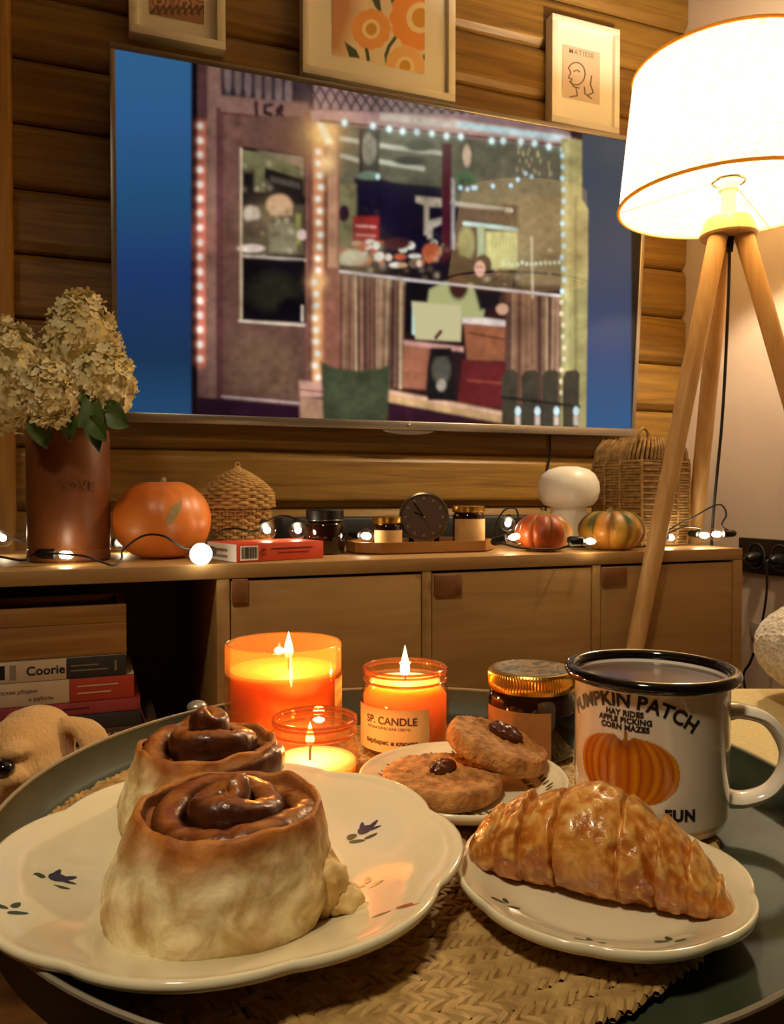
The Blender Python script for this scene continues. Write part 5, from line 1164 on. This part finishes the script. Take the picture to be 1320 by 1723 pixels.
base = cyl_map(RM+.0003, am, 0)
text_on('lettering', 'PUMPKIN PATCH', lambda x, y: base((Ra+y)*math.sin(x/Ra), zb_+(Ra+y)*math.cos(x/Ra)-Ra), .0101, 'ink', mug, .00030, space=1.02)
for body, zz in (('HAY RIDES', .0662), ('APPLE PICKING', .0625), ('CORN MAZES', .0588)): text_on('lettering', body, (lambda z_: lambda x, y: base(x, z_+y))(zz), .0040, 'ink', mug, .00020, space=1.05)
text_on('lettering', 'FUN', lambda x, y: base(x+.0285, .0160+y), .0078, 'ink', mug, .0004, space=1.1)
nx_, nz_ = 110, 84; U, Zz = np.meshgrid(np.linspace(-.030, .030, nx_), np.linspace(.0570, .016, nz_))
pp = Paint(np.zeros((nz_, nx_, 3))+np.array([.1, .5, .6])); pp.X = U*1000; pp.Y = -(Zz*1000-37); pp.C[:] = lin('#b45a10')
xs = pp.X/28.0; ys = pp.Y/18.5
for i in range(-5, 6):
    x0 = i*.19; bow = math.copysign(abs(i*.19)**.9, i); wl = np.clip(1-np.abs(xs-bow*np.sqrt(np.clip(1-(ys*.93)**2, .05, 1)))/.085, 0, 1); pp.mix(wl*.85, (214, 136, 22) if i % 2 else (196, 112, 16))
    ln = np.clip(1-np.abs(xs-(bow+.095*(1 if i >= 0 else -1))*np.sqrt(np.clip(1-(ys*.93)**2, .05, 1)))/.028, 0, 1); pp.mix(ln*.7, (140, 56, 8))
pp.mix(np.clip(1-np.hypot(xs*2.2, (ys+.78)*2.6), 0, 1), (130, 60, 14)); stem = (np.abs(xs+.04*ys) < .045) & (ys < -.70); pp.mix(stem*1.0, (150, 96, 36))
inside = ((np.abs(xs)**2.3+np.abs(ys*1.04)**2.3) < 1+.0*ys) & (ys > -1+.18*np.exp(-(xs/.16)**2)); inside |= (np.abs(xs+.04*ys) < .045) & (ys < -.70) & (ys > -1.10)
P3 = np.stack([(RM+.00025)*np.cos(am+U/RM), (RM+.00025)*np.sin(am+U/RM), Zz], -1); o = None
idx = np.arange(nx_*nz_).reshape(nz_, nx_); keep = inside[:-1, :-1] & inside[1:, 1:] & inside[1:, :-1] & inside[:-1, 1:]
q = np.stack([idx[:-1, :-1], idx[:-1, 1:], idx[1:, 1:], idx[1:, :-1]], -1)[keep]
M('print_gloss', '#ffffff', rough=.14, attr=True, coat=.5)
G().add(P3.reshape(-1, 3), q.tolist()).build('pumpkin_print', 'print_gloss', mug, cols=pp.C.reshape(-1, 3))

# ------------------------------------------------------------------ dog behind the tray
def remeshed(g, voxel, smooth):
    me = bpy.data.meshes.new('t'); me.from_pydata(g.V, [], g.F); ob = bpy.data.objects.new('t', me); COL.objects.link(ob)
    m1 = ob.modifiers.new('r', 'REMESH'); m1.mode = 'VOXEL'; m1.voxel_size = voxel; m2 = ob.modifiers.new('s', 'SMOOTH'); m2.iterations = smooth; m2.factor = .5
    out = bpy.data.meshes.new_from_object(ob.evaluated_get(bpy.context.evaluated_depsgraph_get())); bpy.data.objects.remove(ob); return out
dgo = W(-.40, .89, 0); dog = thing('dog', 'yellow labrador dog with its head just behind the tray, looking aside', 'dog', dgo)
def dl(r, d, z): return np.array(W(r, d, z))-dgo
def cap(g, a, b, ra, rb, n=9):
    a, b = np.array(a), np.array(b)
    for i in range(n): t_ = i/(n-1); r = ra+(rb-ra)*t_; p_ = a+(b-a)*t_; g.ell(p_, (r, r, r), 14, 9)
HD = dl(-.447, .95, .384); HK = .74         # skull centre
nd = W(-.35, -.94, 0); nd = nd/np.linalg.norm(nd); sdn = np.cross(nd, [0, 0, 1.]); hrot = Matrix(((nd[0], sdn[0], 0), (nd[1], sdn[1], 0), (nd[2], sdn[2], 1)))
hp_ = lambda f, s, u: HD+HK*(nd*f+sdn*s+np.array([0, 0, u])); _ell = G.ell
def hell(g, c, r, *a_, **k_): g.ell(c, tuple(HK*v for v in r), *a_, **k_)
g = G(); hell(g, HD, (.082, .066, .066), 28, 18, rot=hrot); hell(g, hp_(-.02, 0, .012), (.07, .06, .062), 24, 14, rot=hrot)
for sg_ in (1, -1): hell(g, hp_(.052, sg_*.034, .026), (.030, .024, .016), 16, 10, rot=hrot); hell(g, hp_(.060, sg_*.040, -.012), (.030, .022, .018), 16, 10, rot=hrot); hell(g, hp_(.0, sg_*.040, -.02), (.06, .034, .045), 18, 12, rot=hrot)
cap(g, hp_(.07, 0, -.022), hp_(.155, 0, -.040), .043*HK, .033*HK); cap(g, hp_(.07, 0, -.05), hp_(.135, 0, -.066), .03*HK, .022*HK)
cap(g, hp_(-.03, 0, -.045), dl(-.36, 1.0, .25), .046, .075)
cap(g, dl(-.36, 1.0, .255), dl(-.02, .985, .255), .088, .086, 12); cap(g, dl(-.02, .985, .27), dl(.08, .995, .26), .09, .078)
for r_, d_ in ((-.30, .885), (-.30, 1.005)): cap(g, dl(r_, d_, .24), dl(r_-.005, d_, .12), .044, .030); cap(g, dl(r_-.005, d_, .12), dl(r_-.005, d_, .028), .028, .023); g.ell(dl(r_-.018, d_-.004, .022), (.036, .028, .022), 14, 9)
for r_, d_ in ((.06, .93), (.06, 1.05)): cap(g, dl(r_, d_, .25), dl(r_-.02, d_, .15), .06, .036); cap(g, dl(r_-.02, d_, .15), dl(r_+.04, d_, .10), .032, .024); cap(g, dl(r_+.04, d_, .10), dl(r_+.025, d_, .026), .024, .022); g.ell(dl(r_+.008, d_-.004, .022), (.036, .028, .022), 14, 9)
cap(g, dl(.13, 1.0, .29), dl(.27, 1.03, .21), .024, .012)
def ear(s):       # folded flap lying against the cheek
    pts = [hp_(-.035, s*.050, .046), hp_(-.052, s*.074, .036), hp_(-.060, s*.088, .012), hp_(-.058, s*.092, -.018), hp_(-.046, s*.090, -.050), hp_(-.036, s*.086, -.072)]
    P_ = crom(pts, 4); n_ = len(P_)
    for i, p_ in enumerate(P_):
        t_ = i/(n_-1); wv = .016+.020*math.sin(PI*min(1, t_*1.05))**.8; hell(g, p_, (wv, .0095, .013), 14, 8, rot=hrot)
ear(1); ear(-1)
me = remeshed(g, .0036, 5); me.polygons.foreach_set('use_smooth', [True]*len(me.polygons)); me.materials.append(MATS['fur']); bo = bpy.data.objects.new('body', me); COL.objects.link(bo); bo.parent = dog
near = -1 if (sdn@FWD) > 0 else 1
for s in (1, -1):
    g = G().ell(hp_(.080, s*.039, .007), (.0115, .0115, .0095), 18, 12); g.build('eye', 'dog_eye', dog)
G().ell(hp_(.188, 0, -.030), (.014, .016, .011), 18, 12).build('nose', 'dog_eye', dog)

# ------------------------------------------------------------------ ottoman and boucle cushion at the right
def bouc(name, c, r, mat, parent, p=2.6, amp=.004, nu=150, nv=90):
    V = []; Fs = []; sg = lambda v, e: math.copysign(abs(v)**e, v); e = 2/p
    for j in range(nv+1):
        th = -PI/2+PI*j/nv
        for i in range(nu):
            a = 2*PI*i/nu; x = sg(math.cos(th), e)*sg(math.cos(a), e)*r[0]; y = sg(math.cos(th), e)*sg(math.sin(a), e)*r[1]; z = sg(math.sin(th), e)*r[2]
            k = 1+amp/min(r)*(1.0*nz(x*70, y*70, z*70)+.7*nz(x*150, y*150, z*150)); V.append((c[0]+x*k, c[1]+y*k, c[2]+z*k))
    for j in range(nv):
        for i in range(nu): k = (i+1) % nu; Fs.append((j*nu+i, j*nu+k, (j+1)*nu+k, (j+1)*nu+i))
    return G().add(V, Fs).build(name, mat, parent, sharp=180)
ott = thing('ottoman', 'pale yellow upholstered ottoman beyond the tray beside the mug handle', 'ottoman', W(.575, .90, 0), -A)
bouc('padded_top', (0, 0, .385), (.215, .19, .052), 'cream_fabric', ott, 8, .0006, 80, 40)
G().box(-.20, .20, -.175, .175, .09, .338, .02, 3).build('base', 'cream_fabric', ott)
for x in (-.16, .16):
    for y in (-.13, .13): G().lathe([(0, .0905), (.020, .0905), (.013, 0), (0, 0)], 16, c=(x, y, 0)).build('leg', 'lamp_wood', ott)
cu = thing('cushion', 'plump cream boucle cushion lying on the ottoman', 'cushion', W(.607, .95, .4385), -A)
bouc('cover', (0, 0, .069), (.150, .13, .068), 'boucle', cu, 2.3, .0009, 190, 110)
